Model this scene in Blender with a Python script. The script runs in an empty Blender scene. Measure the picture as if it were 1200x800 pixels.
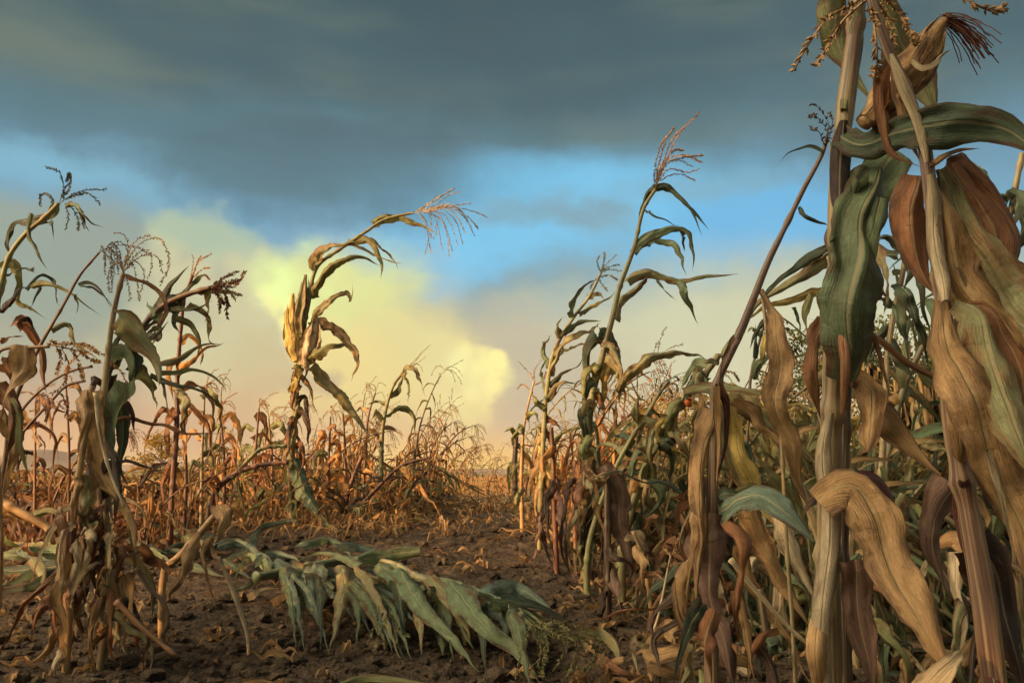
import bpy, math, random
import numpy as np
from mathutils import Vector

random.seed(7)
R = math.radians
sc = bpy.context.scene
col = sc.collection

# ------------------------------------------------------------------ camera
CAM_Z, PITCH, FPX = 0.45, R(8.5), 1039.0
cam = bpy.data.cameras.new('camera'); cam.sensor_width = 36.0; cam.lens = 36.0 * FPX / 1200.0
cam.clip_start = 0.02; cam.clip_end = 20000
camo = bpy.data.objects.new('camera', cam); col.objects.link(camo)
camo.location = (0, 0, CAM_Z); camo.rotation_euler = (R(90) + PITCH, 0, 0)
sc.camera = camo

# ------------------------------------------------------------------ light
SUN_EL, SUN_AZ = R(9.0), R(236.0)            # azimuth clockwise from +Y: low sun behind the camera on the left
SUN_DIR = Vector((math.sin(SUN_AZ) * math.cos(SUN_EL), math.cos(SUN_AZ) * math.cos(SUN_EL), math.sin(SUN_EL)))
sun = bpy.data.lights.new('sun', 'SUN'); sun.energy = 5.0; sun.angle = R(0.6); sun.color = (1.0, 0.54, 0.23)
suno = bpy.data.objects.new('sun', sun); col.objects.link(suno)
suno.rotation_euler = SUN_DIR.to_track_quat('Z', 'Y').to_euler()
sc.view_settings.view_transform = 'Standard'; sc.view_settings.look = 'None'
sc.view_settings.exposure = 0.40; sc.view_settings.gamma = 1.0
sc.view_settings.use_curve_mapping = False
sc.cycles.max_bounces = 5; sc.cycles.diffuse_bounces = 2; sc.cycles.transparent_max_bounces = 6
sc.cycles.use_adaptive_sampling = True; sc.cycles.adaptive_threshold = 0.025

def s2l(c):
    c = c / 255.0
    return c / 12.92 if c <= 0.04045 else ((c + 0.055) / 1.055) ** 2.4
def rgb(r, g, b, a=1.0): return (s2l(r), s2l(g), s2l(b), a)

def px_dir(px, py):
    f = Vector((0, math.cos(PITCH), math.sin(PITCH))); u = Vector((0, -math.sin(PITCH), math.cos(PITCH)))
    return f + Vector((1, 0, 0)) * ((px - 600) / FPX) + u * ((400 - py) / FPX)
def azel(px, py):
    d = px_dir(px, py).normalized()
    return math.degrees(math.atan2(d.x, d.y)), math.degrees(math.asin(d.z))

class NT:
    def __init__(s, tree): s.t = tree; s.n = tree.nodes; s.l = tree.links
    def new(s, typ, **kw):
        n = s.n.new(typ)
        for k, v in kw.items(): setattr(n, k, v)
        return n
    def set(s, sock, v):
        if isinstance(v, bpy.types.NodeSocket): s.l.new(v, sock)
        else: sock.default_value = v
    def m(s, op, a, b=None, c=None, clamp=False):
        n = s.new('ShaderNodeMath', operation=op, use_clamp=clamp)
        s.set(n.inputs[0], a)
        if b is not None: s.set(n.inputs[1], b)
        if c is not None: s.set(n.inputs[2], c)
        return n.outputs[0]
    def smooth(s, v, lo, hi, a=0.0, b=1.0):
        n = s.new('ShaderNodeMapRange', interpolation_type='SMOOTHSTEP')
        s.set(n.inputs[0], v); n.inputs[1].default_value = lo; n.inputs[2].default_value = hi
        n.inputs[3].default_value = a; n.inputs[4].default_value = b
        return n.outputs[0]
    def mix(s, f, a, b, blend='MIX'):
        n = s.new('ShaderNodeMix', data_type='RGBA', blend_type=blend)
        s.set(n.inputs[0], f); s.set(n.inputs[6], a); s.set(n.inputs[7], b)
        return n.outputs[2]
    def noise(s, vec, scale, detail=3.0, rough=0.5, dist=0.0, w=None):
        n = s.new('ShaderNodeTexNoise')
        if w is not None:
            n.noise_dimensions = '4D'; s.set(n.inputs['W'], w)
        if vec is not None: s.set(n.inputs['Vector'], vec)
        n.inputs['Scale'].default_value = scale; n.inputs['Detail'].default_value = detail
        n.inputs['Roughness'].default_value = rough; n.inputs['Distortion'].default_value = dist
        return n.outputs[0], n.outputs[1]

# ------------------------------------------------------------------ sky (world): Nishita base with evening clouds by azimuth and elevation
world = bpy.data.worlds.new('World'); sc.world = world; world.use_nodes = True
world.node_tree.nodes.clear()
T = NT(world.node_tree)
tc = T.new('ShaderNodeTexCoord'); G = tc.outputs['Generated']
sp = T.new('ShaderNodeSeparateXYZ'); T.set(sp.inputs[0], G)
az = T.m('MULTIPLY', T.m('ARCTAN2', sp.outputs[0], sp.outputs[1]), 57.2958)
el = T.m('MULTIPLY', T.m('ARCSINE', sp.outputs[2]), 57.2958)
st = T.new('ShaderNodeCombineXYZ'); T.set(st.inputs[0], sp.outputs[0]); T.set(st.inputs[1], sp.outputs[1])
T.set(st.inputs[2], T.m('MULTIPLY', sp.outputs[2], 2.6))
_, nA = T.noise(st.outputs[0], 3.2, 5.0, 0.55)
_, nB = T.noise(G, 8.0, 5.0, 0.56)
def voro(scale, smooth=0.35):
    n = T.new('ShaderNodeTexVoronoi', feature='SMOOTH_F1'); T.set(n.inputs['Vector'], G); n.inputs['Scale'].default_value = scale; n.inputs['Smoothness'].default_value = smooth
    return n.outputs['Distance']
lump = T.m('ADD', voro(9.0), T.m('ADD', T.m('MULTIPLY', voro(21.0), 0.5), T.m('MULTIPLY', voro(48.0), 0.22)))
spA = T.new('ShaderNodeSeparateColor'); T.set(spA.inputs[0], nA)
spB = T.new('ShaderNodeSeparateColor'); T.set(spB.inputs[0], nB)
azw = T.m('ADD', az, T.m('MULTIPLY', T.m('SUBTRACT', spA.outputs[0], 0.5), 12.0))
azw = T.m('ADD', azw, T.m('MULTIPLY', T.m('SUBTRACT', spB.outputs[0], 0.5), 7.0))
elw = T.m('ADD', el, T.m('MULTIPLY', T.m('SUBTRACT', spA.outputs[1], 0.5), 6.0))
elw = T.m('ADD', elw, T.m('MULTIPLY', T.m('SUBTRACT', spB.outputs[1], 0.5), 5.0))
ramp = T.new('ShaderNodeValToRGB'); T.set(ramp.inputs[0], T.m('MULTIPLY', elw, 1 / 90.0, clamp=True))
stops = [(0.0, (240, 190, 116)), (1.4, (232, 192, 130)), (3.5, (214, 186, 146)), (7.5, (196, 188, 156)), (11.5, (158, 176, 166)),
         (15.0, (112, 164, 192)), (18.0, (98, 142, 164)), (21.0, (82, 116, 126)), (24.0, (66, 96, 104)),
         (29.0, (58, 86, 93)), (36.0, (66, 88, 94)), (48.0, (72, 88, 94)), (90.0, (90, 100, 104))]
while len(ramp.color_ramp.elements) < len(stops): ramp.color_ramp.elements.new(0.5)
for e, (p, c) in zip(ramp.color_ramp.elements, stops): e.position = p / 90.0; e.color = rgb(*c)
color = ramp.outputs[0]
def blob(color, px, py, rx, ry, c, amt, soft=0.45, tilt=0.0, warp=True, puff=0.0):
    """a cloud bank or gap: an ellipse in azimuth and elevation with noisy edges"""
    a0, e0 = azel(px, py); k = 57.3 / FPX
    ra, re = rx * k, ry * k
    da = T.m('SUBTRACT', azw if warp else az, a0); de = T.m('SUBTRACT', elw if warp else el, e0)
    ct, sn = math.cos(R(tilt)), math.sin(R(tilt))
    u = T.m('ADD', T.m('MULTIPLY', da, ct / ra), T.m('MULTIPLY', de, sn / ra))
    v = T.m('ADD', T.m('MULTIPLY', da, -sn / re), T.m('MULTIPLY', de, ct / re))
    d = T.m('SQRT', T.m('ADD', T.m('MULTIPLY', u, u), T.m('MULTIPLY', v, v)))
    if puff: d = T.m('ADD', d, T.m('MULTIPLY', T.m('SUBTRACT', lump, 0.62), puff))
    f = T.smooth(d, 1.0 - soft, 1.0 + soft, amt, 0.0)
    return T.mix(f, color, rgb(*c))
color0 = color
# grey clouds low on the left, blue gaps, overcast shelf
color = blob(color, 90, 206, 120, 24, (126, 182, 206), 0.7, 0.7)
color = blob(color, 650, 275, 215, 72, (116, 194, 232), 0.92, 0.5, 4)
color = blob(color, 900, 265, 150, 42, (104, 178, 222), 0.9, 0.5, 4)
color = blob(color, 320, 192, 240, 40, (80, 114, 124), 0.8, 0.6, -4)
color = blob(color, 100, 290, 150, 40, (138, 156, 150), 0.9, 0.6)
color = blob(color, 660, 350, 110, 42, (112, 146, 158), 0.85, 0.5, 10)
color = blob(color, 650, 268, 70, 14, (122, 158, 170), 0.85, 0.8, -12)
color = blob(color, 800, 235, 120, 16, (120, 168, 190), 0.7, 0.8, 6)
color = blob(color, 850, 400, 260, 75, (204, 204, 168), 0.9, 0.6)
color = blob(color, 100, 400, 240, 95, (156, 158, 138), 0.85, 0.5)
color = blob(color, 60, 330, 150, 40, (140, 158, 146), 0.7, 0.6)
color = blob(color, 630, 450, 110, 80, (182, 172, 150), 0.75, 0.6)
# the lit cumulus
color = blob(color, 250, 270, 80, 36, (176, 192, 160), 0.85, 0.35, puff=.8)
color = blob(color, 320, 395, 175, 112, (206, 200, 156), 0.9, 0.35, puff=.8)
color = blob(color, 445, 420, 150, 128, (255, 240, 152), 1.0, 0.10, puff=.7)
color = blob(color, 420, 340, 110, 66, (234, 252, 162), 0.95, 0.4, puff=.5)
color = blob(color, 500, 405, 60, 60, (236, 232, 158), 0.8, 0.7)
color = blob(color, 515, 420, 60, 90, (255, 248, 184), 0.3, 0.9, -12, puff=.5)
cin = blob((0, 0, 0, 1), 420, 410, 170, 130, (255, 255, 255), 1.0, 0.3)
bw = T.new('ShaderNodeRGBToBW'); T.set(bw.inputs[0], cin)
color = T.mix(T.m('MULTIPLY', bw.outputs[0], T.smooth(lump, 0.60, 0.95, 0.0, 0.4)), color, rgb(196, 170, 122))
color = T.mix(T.m('MULTIPLY', bw.outputs[0], T.smooth(lump, 0.55, 0.30, 0.0, 0.45)), color, rgb(255, 250, 190))
color = blob(color, 330, 480, 120, 45, (216, 184, 134), 0.35, 0.8)
color = blob(color, 470, 505, 130, 26, (216, 180, 136), 0.6, 0.8)
color = blob(color, 556, 548, 130, 30, (246, 196, 104), 0.9, 0.8, 0, False)
color = blob(color, 60, 500, 260, 45, (204, 152, 118), 0.6, 0.8, 0, False)
# lighter and darker streaks in the overcast
up = T.smooth(el, 17.0, 24.0)
mp = T.new('ShaderNodeMapping'); T.set(mp.inputs[0], G); mp.inputs['Scale'].default_value = (1.0, 1.0, 4.5); mp.inputs['Rotation'].default_value = (0, R(4), 0)
sn1, _ = T.noise(mp.outputs[0], 2.3, 4.0, 0.5)
color = T.mix(T.m('MULTIPLY', T.smooth(sn1, 0.45, 0.72), T.m('MULTIPLY', up, 0.8)), color, rgb(108, 122, 110))
color = T.mix(T.m('MULTIPLY', T.smooth(sn1, 0.46, 0.28), T.m('MULTIPLY', up, 0.55)), color, rgb(64, 80, 88))
sn2, _ = T.noise(G, 14.0, 5.0, 0.6)
color = T.mix(0.12, color, T.mix(1.0, color, T.mix(sn2, (0.55, 0.55, 0.55, 1), (1.6, 1.6, 1.6, 1)), 'MULTIPLY'))
# bright patch added to the unseen sky behind the camera as soft key light
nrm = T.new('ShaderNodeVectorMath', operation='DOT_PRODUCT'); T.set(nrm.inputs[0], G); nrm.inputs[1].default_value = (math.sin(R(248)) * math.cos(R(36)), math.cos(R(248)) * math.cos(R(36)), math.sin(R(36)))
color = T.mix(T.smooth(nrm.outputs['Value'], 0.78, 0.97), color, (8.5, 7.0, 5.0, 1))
color = T.mix(T.smooth(el, -1.0, -6.0), color, rgb(70, 60, 48))
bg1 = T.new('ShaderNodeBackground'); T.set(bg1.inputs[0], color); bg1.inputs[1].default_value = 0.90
sky = T.new('ShaderNodeTexSky'); sky.sky_type = 'NISHITA'; sky.sun_disc = False
sky.sun_elevation = SUN_EL; sky.sun_rotation = SUN_AZ
bg2 = T.new('ShaderNodeBackground'); T.set(bg2.inputs[0], sky.outputs[0]); bg2.inputs[1].default_value = 0.05
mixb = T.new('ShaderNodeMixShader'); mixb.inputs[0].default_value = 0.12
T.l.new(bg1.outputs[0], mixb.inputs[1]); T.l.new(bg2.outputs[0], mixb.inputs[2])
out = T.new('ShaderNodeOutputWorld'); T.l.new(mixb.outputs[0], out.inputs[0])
world.cycles.sampling_method = 'MANUAL'; world.cycles.sample_map_resolution = 512

# ------------------------------------------------------------------ materials
def material(name):
    m = bpy.data.materials.new(name); m.use_nodes = True; m.node_tree.nodes.clear()
    return m, NT(m.node_tree)
def finish(t, base, rough, bump=None, transl=0.0, spec=0.3, bstr=0.3, bdist=0.002):
    p = t.new('ShaderNodeBsdfPrincipled'); t.set(p.inputs['Base Color'], base)
    t.set(p.inputs['Roughness'], rough); p.inputs['Specular IOR Level'].default_value = spec
    nrm = None
    if bump is not None:
        b = t.new('ShaderNodeBump'); b.inputs['Strength'].default_value = bstr; b.inputs['Distance'].default_value = bdist
        t.set(b.inputs['Height'], bump); t.l.new(b.outputs[0], p.inputs['Normal']); nrm = b.outputs[0]
    o = t.new('ShaderNodeOutputMaterial')
    if transl > 0:
        tr = t.new('ShaderNodeBsdfTranslucent'); t.set(tr.inputs[0], base)
        if nrm: t.l.new(nrm, tr.inputs['Normal'])
        ms = t.new('ShaderNodeMixShader'); ms.inputs[0].default_value = transl
        t.l.new(p.outputs[0], ms.inputs[1]); t.l.new(tr.outputs[0], ms.inputs[2]); t.l.new(ms.outputs[0], o.inputs[0])
    else: t.l.new(p.outputs[0], o.inputs[0])

def leaf_material(name, transl):
    m, t = material(name)
    oi = t.new('ShaderNodeObjectInfo'); uv = t.new('ShaderNodeUVMap'); uv.uv_map = 'UVMap'
    s = t.new('ShaderNodeSeparateXYZ'); t.set(s.inputs[0], uv.outputs[0])
    u, v = s.outputs[0], s.outputs[1]                                # u 0..1 across, v metres along
    rnd = t.m('MULTIPLY', oi.outputs['Random'], 37.0)
    cb = t.new('ShaderNodeCombineXYZ'); t.set(cb.inputs[0], t.m('MULTIPLY', u, 62.0)); t.set(cb.inputs[1], t.m('MULTIPLY', v, 4.0)); t.set(cb.inputs[2], rnd)
    vein, _ = t.noise(cb.outputs[0], 1.0, 3.0, 0.6)
    cb2 = t.new('ShaderNodeCombineXYZ'); t.set(cb2.inputs[0], t.m('MULTIPLY', u, 3.2)); t.set(cb2.inputs[1], t.m('MULTIPLY', v, 16.0)); t.set(cb2.inputs[2], rnd)
    blot, _ = t.noise(cb2.outputs[0], 1.0, 5.0, 0.65, 0.4)
    fine, _ = t.noise(cb2.outputs[0], 7.0, 4.0, 0.7)
    edge = t.m('MULTIPLY', t.m('ABSOLUTE', t.m('SUBTRACT', u, 0.5)), 2.0)
    base = oi.outputs['Color']
    # dried tan patches on a green leaf (object alpha says how much), then brown stains
    dry = t.m('ADD', t.m('ADD', t.m('MULTIPLY', blot, 1.5), t.m('MULTIPLY', edge, 0.30)), t.m('SUBTRACT', oi.outputs['Alpha'], 1.55))
    base = t.mix(t.smooth(dry, -0.12, 0.28), base, rgb(170, 136, 88))
    stain = t.m('ADD', t.m('MULTIPLY', blot, 1.0), t.m('MULTIPLY', edge, 0.22))
    base = t.mix(t.smooth(stain, 0.56, 0.84, 0.0, 0.85), base, rgb(84, 56, 38))
    mold, _ = t.noise(cb2.outputs[0], 2.6, 5.0, 0.75)
    base = t.mix(t.smooth(mold, 0.58, 0.70, 0.0, 0.6), base, rgb(112, 106, 92))
    base = t.mix(t.smooth(t.m('ADD', edge, t.m('MULTIPLY', mold, 0.5)), 1.12, 1.28, 0.0, 0.55), base, rgb(92, 66, 44))
    base = t.mix(t.smooth(blot, 0.48, 0.30, 0.0, 0.55), base, t.mix(1.0, base, (1.7, 1.75, 1.8, 1), 'MULTIPLY'))
    base = t.mix(t.smooth(fine, 0.56, 0.74, 0.0, 0.5), base, rgb(74, 52, 36))
    val = t.m('ADD', t.m('ADD', t.m('MULTIPLY', vein, 0.45), t.m('MULTIPLY', fine, 1.1)), 0.20)
    g = t.new('ShaderNodeCombineColor'); t.set(g.inputs[0], val); t.set(g.inputs[1], val); t.set(g.inputs[2], val)
    base = t.mix(1.0, base, g.outputs[0], 'MULTIPLY')
    rib = t.smooth(t.m('ABSOLUTE', t.m('SUBTRACT', u, 0.5)), 0.05, 0.015)
    base = t.mix(t.m('MULTIPLY', rib, 0.42), base, rgb(178, 162, 118))
    par = t.m('SINE', t.m('MULTIPLY', u, 120.0))
    h = t.m('ADD', t.m('ADD', t.m('MULTIPLY', par, 0.08), t.m('MULTIPLY', vein, 0.7)), t.m('ADD', t.m('MULTIPLY', rib, 0.8), t.m('MULTIPLY', fine, 0.9)))
    cb3 = t.new('ShaderNodeCombineXYZ'); t.set(cb3.inputs[0], t.m('MULTIPLY', u, 1.6)); t.set(cb3.inputs[1], t.m('MULTIPLY', v, 60.0)); t.set(cb3.inputs[2], rnd)
    wr, _ = t.noise(cb3.outputs[0], 1.0, 3.0, 0.6, 0.6)
    h = t.m('ADD', h, t.m('MULTIPLY', wr, 1.6))
    finish(t, base, 0.55, h, transl, 0.35, 0.9, 0.0022)
    return m
M_LEAF = leaf_material('maize_leaf', 0.32)
M_HUSK = leaf_material('maize_husk', 0.12)

def stalk_material():
    m, t = material('maize_stalk')
    oi = t.new('ShaderNodeObjectInfo'); uv = t.new('ShaderNodeUVMap'); uv.uv_map = 'UVMap'
    s = t.new('ShaderNodeSeparateXYZ'); t.set(s.inputs[0], uv.outputs[0])
    cb = t.new('ShaderNodeCombineXYZ'); t.set(cb.inputs[0], t.m('MULTIPLY', s.outputs[0], 22.0)); t.set(cb.inputs[1], t.m('MULTIPLY', s.outputs[1], 5.0))
    t.set(cb.inputs[2], t.m('MULTIPLY', oi.outputs['Random'], 31.0))
    n1, _ = t.noise(cb.outputs[0], 1.0, 4.0, 0.6)
    tc = t.new('ShaderNodeTexCoord')
    n2, _ = t.noise(tc.outputs['Object'], 9.0, 4.0, 0.6)
    base = t.mix(t.smooth(n2, 0.42, 0.68, 0.0, 0.8), oi.outputs['Color'], rgb(88, 60, 44))
    base = t.mix(t.smooth(n1, 0.48, 0.62, 0.0, 0.65), base, rgb(150, 128, 88))
    base = t.mix(t.smooth(n1, 0.47, 0.34, 0.0, 0.75), base, rgb(62, 44, 34))
    finish(t, base, 0.5, n1, 0, 0.35, 0.6, 0.002)
    return m
M_STALK = stalk_material()
def tassel_material():
    m, t = material('maize_tassel')
    oi = t.new('ShaderNodeObjectInfo'); tc = t.new('ShaderNodeTexCoord')
    n, _ = t.noise(tc.outputs['Object'], 60.0, 3.0, 0.6)
    base = t.mix(t.smooth(n, 0.35, 0.7, 0.0, 0.7), oi.outputs['Color'], rgb(84, 58, 38))
    finish(t, base, 0.7, None, 0.1)
    return m
M_TASSEL = tassel_material()

def soil_material():
    m, t = material('soil')
    tc = t.new('ShaderNodeTexCoord'); P = tc.outputs['Object']
    s = t.new('ShaderNodeSeparateXYZ'); t.set(s.inputs[0], P)
    n1, _ = t.noise(P, 1.3, 5.0, 0.6); n2, _ = t.noise(P, 14.0, 6.0, 0.68); n3, _ = t.noise(P, 90.0, 4.0, 0.7); n0, _ = t.noise(P, 0.05, 4.0, 0.6)
    base = t.mix(t.smooth(n1, 0.35, 0.68), rgb(66, 55, 44), rgb(90, 75, 59))
    base = t.mix(t.smooth(n2, 0.35, 0.7), base, rgb(116, 98, 76))
    base = t.mix(t.smooth(n3, 0.55, 0.75, 0, 0.6), base, rgb(58, 46, 36))
    # stubble field beyond the maize
    far = t.smooth(t.m('ADD', s.outputs[1], t.m('MULTIPLY', n1, 3.0)), 15.0, 26.0)
    stub = t.mix(t.smooth(n0, 0.35, 0.65), rgb(206, 146, 80), rgb(178, 122, 66))
    stub = t.mix(t.smooth(n2, 0.45, 0.65, 0, 0.5), stub, rgb(140, 112, 66))
    hills = t.smooth(s.outputs[1], 260.0, 420.0)
    base = t.mix(far, base, stub); base = t.mix(hills, base, rgb(96, 104, 84))
    h = t.m('ADD', t.m('MULTIPLY', n2, 1.0), t.m('MULTIPLY', n3, 0.35))
    n4, _ = t.noise(P, 38.0, 5.0, 0.75)
    base = t.mix(t.smooth(n4, 0.5, 0.35, 0, 0.6), base, rgb(46, 38, 32))
    h = t.m('ADD', h, t.m('MULTIPLY', n4, 0.9))
    finish(t, base, 0.92, h, 0, 0.15, 1.0, 0.035)
    return m
M_SOIL = soil_material()
def foliage_material(name, c1, c2):
    m, t = material(name)
    oi = t.new('ShaderNodeObjectInfo'); g = t.new('ShaderNodeNewGeometry'); tc = t.new('ShaderNodeTexCoord')
    n, _ = t.noise(tc.outputs['Object'], 1.2, 4.0, 0.7)
    k = t.m('ADD', t.m('MULTIPLY', n, 0.9), t.m('MULTIPLY', g.outputs['Random Per Island'], 0.55))
    base = t.mix(t.smooth(k, 0.4, 1.0), rgb(*c1), rgb(*c2))
    finish(t, base, 0.7, None, 0.25)
    return m
def plain(name, c1, c2, scale, rough=0.8):
    m, t = material(name)
    tc = t.new('ShaderNodeTexCoord'); n, _ = t.noise(tc.outputs['Object'], scale, 5.0, 0.6)
    finish(t, t.mix(n, rgb(*c1), rgb(*c2)), rough, n, 0, 0.2, 0.5, 0.01)
    return m

# ------------------------------------------------------------------ ground height
def sst(x, a, b):
    x = np.clip((x - a) / (b - a), 0, 1); return x * x * (3 - 2 * x)
def gz(x, y):
    x = np.asarray(x, float); y = np.asarray(y, float)
    z = 0.175 * sst(y, 2.3, 5.2) - 0.175 * sst(y, 7.0, 16.0)
    z = z + 0.02 * np.sin(x * 2.1 + 0.7) * np.sin(y * 1.3) * sst(y, -30, 1) * (1 - sst(y, 12, 30))
    return z
def gzf(x, y): return float(gz(x, y))

def P(px, py, d):
    r = px_dir(px, py); return Vector((0, 0, CAM_Z)) + r * (d / r.y)
def PG(px, py, h=0.0):
    """where the line of sight meets the height h above the ground"""
    r = px_dir(px, py); r = r / r.y
    lo, hi = 1.0, 60.0
    d = 1.2
    while d < 60:
        z = CAM_Z + r.z * d
        if z <= gzf(r.x * d, d) + h: break
        d += 0.01
    return Vector((r.x * d, d, CAM_Z + r.z * d))

# ------------------------------------------------------------------ object helpers
def props(o, label=None, cat=None, group=None, kind=None):
    if label: o['label'] = label
    if cat: o['category'] = cat
    if group: o['group'] = group
    if kind: o['kind'] = kind
    return o
def thing(name, loc, label, cat, group=None):
    o = bpy.data.objects.new(name, None); o.empty_display_size = 0.05; col.objects.link(o)
    o.location = loc; return props(o, label, cat, group)
def mesh_obj(name, V, F, mat, parent=None, color=(1, 1, 1, 0), uv=None, smooth=True, origin=None):
    V = np.asarray(V, float)
    org = Vector((0, 0, 0))
    if parent is not None: org = parent.location
    elif origin is not None: org = Vector(origin)
    V = V - np.array(org)
    me = bpy.data.meshes.new(name); me.from_pydata(V.tolist(), [], F); me.materials.append(mat)
    if uv is not None:
        lay = me.uv_layers.new(name='UVMap')
        idx = np.empty(len(me.loops), dtype=np.int32); me.loops.foreach_get('vertex_index', idx)
        lay.data.foreach_set('uv', np.asarray(uv, np.float32)[idx].ravel())
    if smooth: me.polygons.foreach_set('use_smooth', [True] * len(me.polygons))
    me.update()
    o = bpy.data.objects.new(name, me); col.objects.link(o); o.color = color
    if parent is not None: o.parent = parent
    elif origin is not None: o.location = origin
    return o

def catmull(pts, n):
    p = np.array([np.array(q, float) for q in pts])
    if len(p) == 2: return p[0] + (p[1] - p[0]) * np.linspace(0, 1, n)[:, None]
    seg = np.linalg.norm(np.diff(p, axis=0), axis=1) ** 0.6 + 1e-6
    t = np.concatenate([[0], np.cumsum(seg)]); 
    m = np.zeros_like(p)
    m[1:-1] = ((p[1:-1] - p[:-2]) / seg[:-1, None] * seg[1:, None] + (p[2:] - p[1:-1]) / seg[1:, None] * seg[:-1, None]) / (seg[:-1] + seg[1:])[:, None]
    m[0] = (p[1] - p[0]) / seg[0]; m[-1] = (p[-1] - p[-2]) / seg[-1]
    # sample by arc length
    tt = np.linspace(0, t[-1], n * 6)
    i = np.clip(np.searchsorted(t, tt, side='right') - 1, 0, len(p) - 2)
    h = seg[i][:, None]; s = ((tt - t[i]) / seg[i])[:, None]
    q = (2*s**3 - 3*s**2 + 1) * p[i] + (s**3 - 2*s**2 + s) * h * m[i] + (-2*s**3 + 3*s**2) * p[i+1] + (s**3 - s**2) * h * m[i+1]
    L = np.concatenate([[0], np.cumsum(np.linalg.norm(np.diff(q, axis=0), axis=1))])
    ts = np.linspace(0, L[-1], n)
    return np.stack([np.interp(ts, L, q[:, k]) for k in range(q.shape[1])], axis=1)
def tangents(c):
    t = np.gradient(c, axis=0); return t / (np.linalg.norm(t, axis=1)[:, None] + 1e-12)
def unit(v): return v / (np.linalg.norm(v, axis=-1, keepdims=True) + 1e-12)

def ribbon(c, side, W, curl, ruf, nx, rng, ragged=0.0, fr=None, cmul=1.0):
    """leaf blade along curve c; side = width directions, W half widths, curl = rolled angle across, ruf = wave of the margins"""
    n = len(c); T_ = tangents(c); side = unit(side - T_ * np.sum(side * T_, axis=1)[:, None]); N = np.cross(side, T_)
    L = np.concatenate([[0], np.cumsum(np.linalg.norm(np.diff(c, axis=0), axis=1))])
    s = np.linspace(-1, 1, nx)
    fr = fr if fr is not None else rng.uniform(28, 55)
    phl, phr = rng.uniform(0, 6.28, 2); ph2 = rng.uniform(0, 6.28, 2)
    k = np.maximum(np.abs(curl), 0.02)[:, None]
    S = np.sin(k * s) / k; D = (1 - np.cos(k * s)) / k * np.sign(curl + 1e-9)[:, None]
    wv = np.where(s < 0, np.sin(L[:, None] * fr + phl) + 0.6 * np.sin(L[:, None] * fr * 2.3 + ph2[0]),
                  np.sin(L[:, None] * fr * 0.9 + phr) + 0.6 * np.sin(L[:, None] * fr * 1.9 + ph2[1]))
    nd = rng.random((n, 2)); nd = np.where(nd > 0.93, nd * 1.0, nd * 0.35); ed = np.abs(s) > 0.99
    rag = 1 - (0.09 + ragged) * np.where(s < 0, nd[:, :1], nd[:, 1:]) * ed
    asym = 1 + np.where(s < 0, 0.10 * np.sin(L[:, None] * 21 + phl * 2), 0.10 * np.sin(L[:, None] * 17 + phr * 2)) * (np.abs(s) > 0.3)
    cr = np.zeros((n, nx)); cs = 0.6 + np.minimum(1.0, np.abs(curl[:, None] if np.ndim(curl) else curl)) * 0.7
    for q_ in range(4):
        cr += rng.uniform(.02, .075) * np.sin(s[None, :] * rng.uniform(2.5, 8.5) + rng.uniform(0, 6.28) + L[:, None] * rng.uniform(-9, 9))
    for q_ in range(3):
        cr += rng.uniform(.02, .06) * np.sin(L[:, None] * rng.uniform(45, 120) + rng.uniform(0, 6.28) + s[None, :] * rng.uniform(-4, 4)) * (0.25 + np.abs(s))
    if nx >= 9:
        asp = L[-1] / max(1e-4, 2 * float(np.mean(W)))
        for kx, ka, amp in ((3, 2.0, .55), (5, 4.5, .26), (8, 9.0, .12)): cr = cr + amp * vnoise(n, nx, int(min(n // 2, max(3, asp * ka * .5))), min(kx, nx - 1), rng)
        cr = cr + rng.uniform(-.5, .75) * np.abs(s)[None, :]
        for sd_ in (0, 1):
            e1 = vnoise(n, 2, int(min(n // 2, max(3, asp * 3))), 2, rng)[:, :1] * .26 + vnoise(n, 2, n // 2, 2, rng)[:, :1] * .10
            asym = asym * (1 + min(1.0, cmul) ** 2 * e1 * (np.abs(s) > .55) * ((s < 0) if sd_ == 0 else (s > 0)))
    S = S * rag * asym; cr = cr * cs * cmul
    S = S * np.ones((n, nx)); rag = 1.0
    V = c[:, None, :] + side[:, None, :] * (S * W[:, None] * rag)[:, :, None] + N[:, None, :] * (D * W[:, None] + W[:, None] * cr + ruf * W[:, None] * (s ** 2) * wv + 0.10 * W[:, None] * np.abs(s))[:, :, None]
    U = np.stack([np.broadcast_to((s + 1) / 2, (n, nx)), np.broadcast_to(L[:, None], (n, nx))], axis=2)
    F = [(i * nx + j, i * nx + j + 1, (i + 1) * nx + j + 1, (i + 1) * nx + j) for i in range(n - 1) for j in range(nx - 1)]
    return V.reshape(-1, 3), F, U.reshape(-1, 2)
def vnoise(n, m, a, b, rng):
    g = rng.random((max(2, a) + 1, max(2, b) + 1)) - .5; y = np.linspace(0, g.shape[0] - 1.001, n); x = np.linspace(0, g.shape[1] - 1.001, m)
    i, j = y.astype(int), x.astype(int); fy = (y - i)[:, None]; fx = (x - j)[None, :]; fy = fy * fy * (3 - 2 * fy); fx = fx * fx * (3 - 2 * fx)
    return (g[i][:, j] * (1 - fy) + g[i + 1][:, j] * fy) * (1 - fx) + (g[i][:, j + 1] * (1 - fy) + g[i + 1][:, j + 1] * fy) * fx
def blade_profile(t, base=0.6, peak=0.3, tip=1.25):
    a = base + (1 - base) * sst(t, 0, peak)
    return a * np.maximum(0.03, 1 - np.clip((t - peak) / (1 - peak), 0, 1) ** tip)
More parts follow.
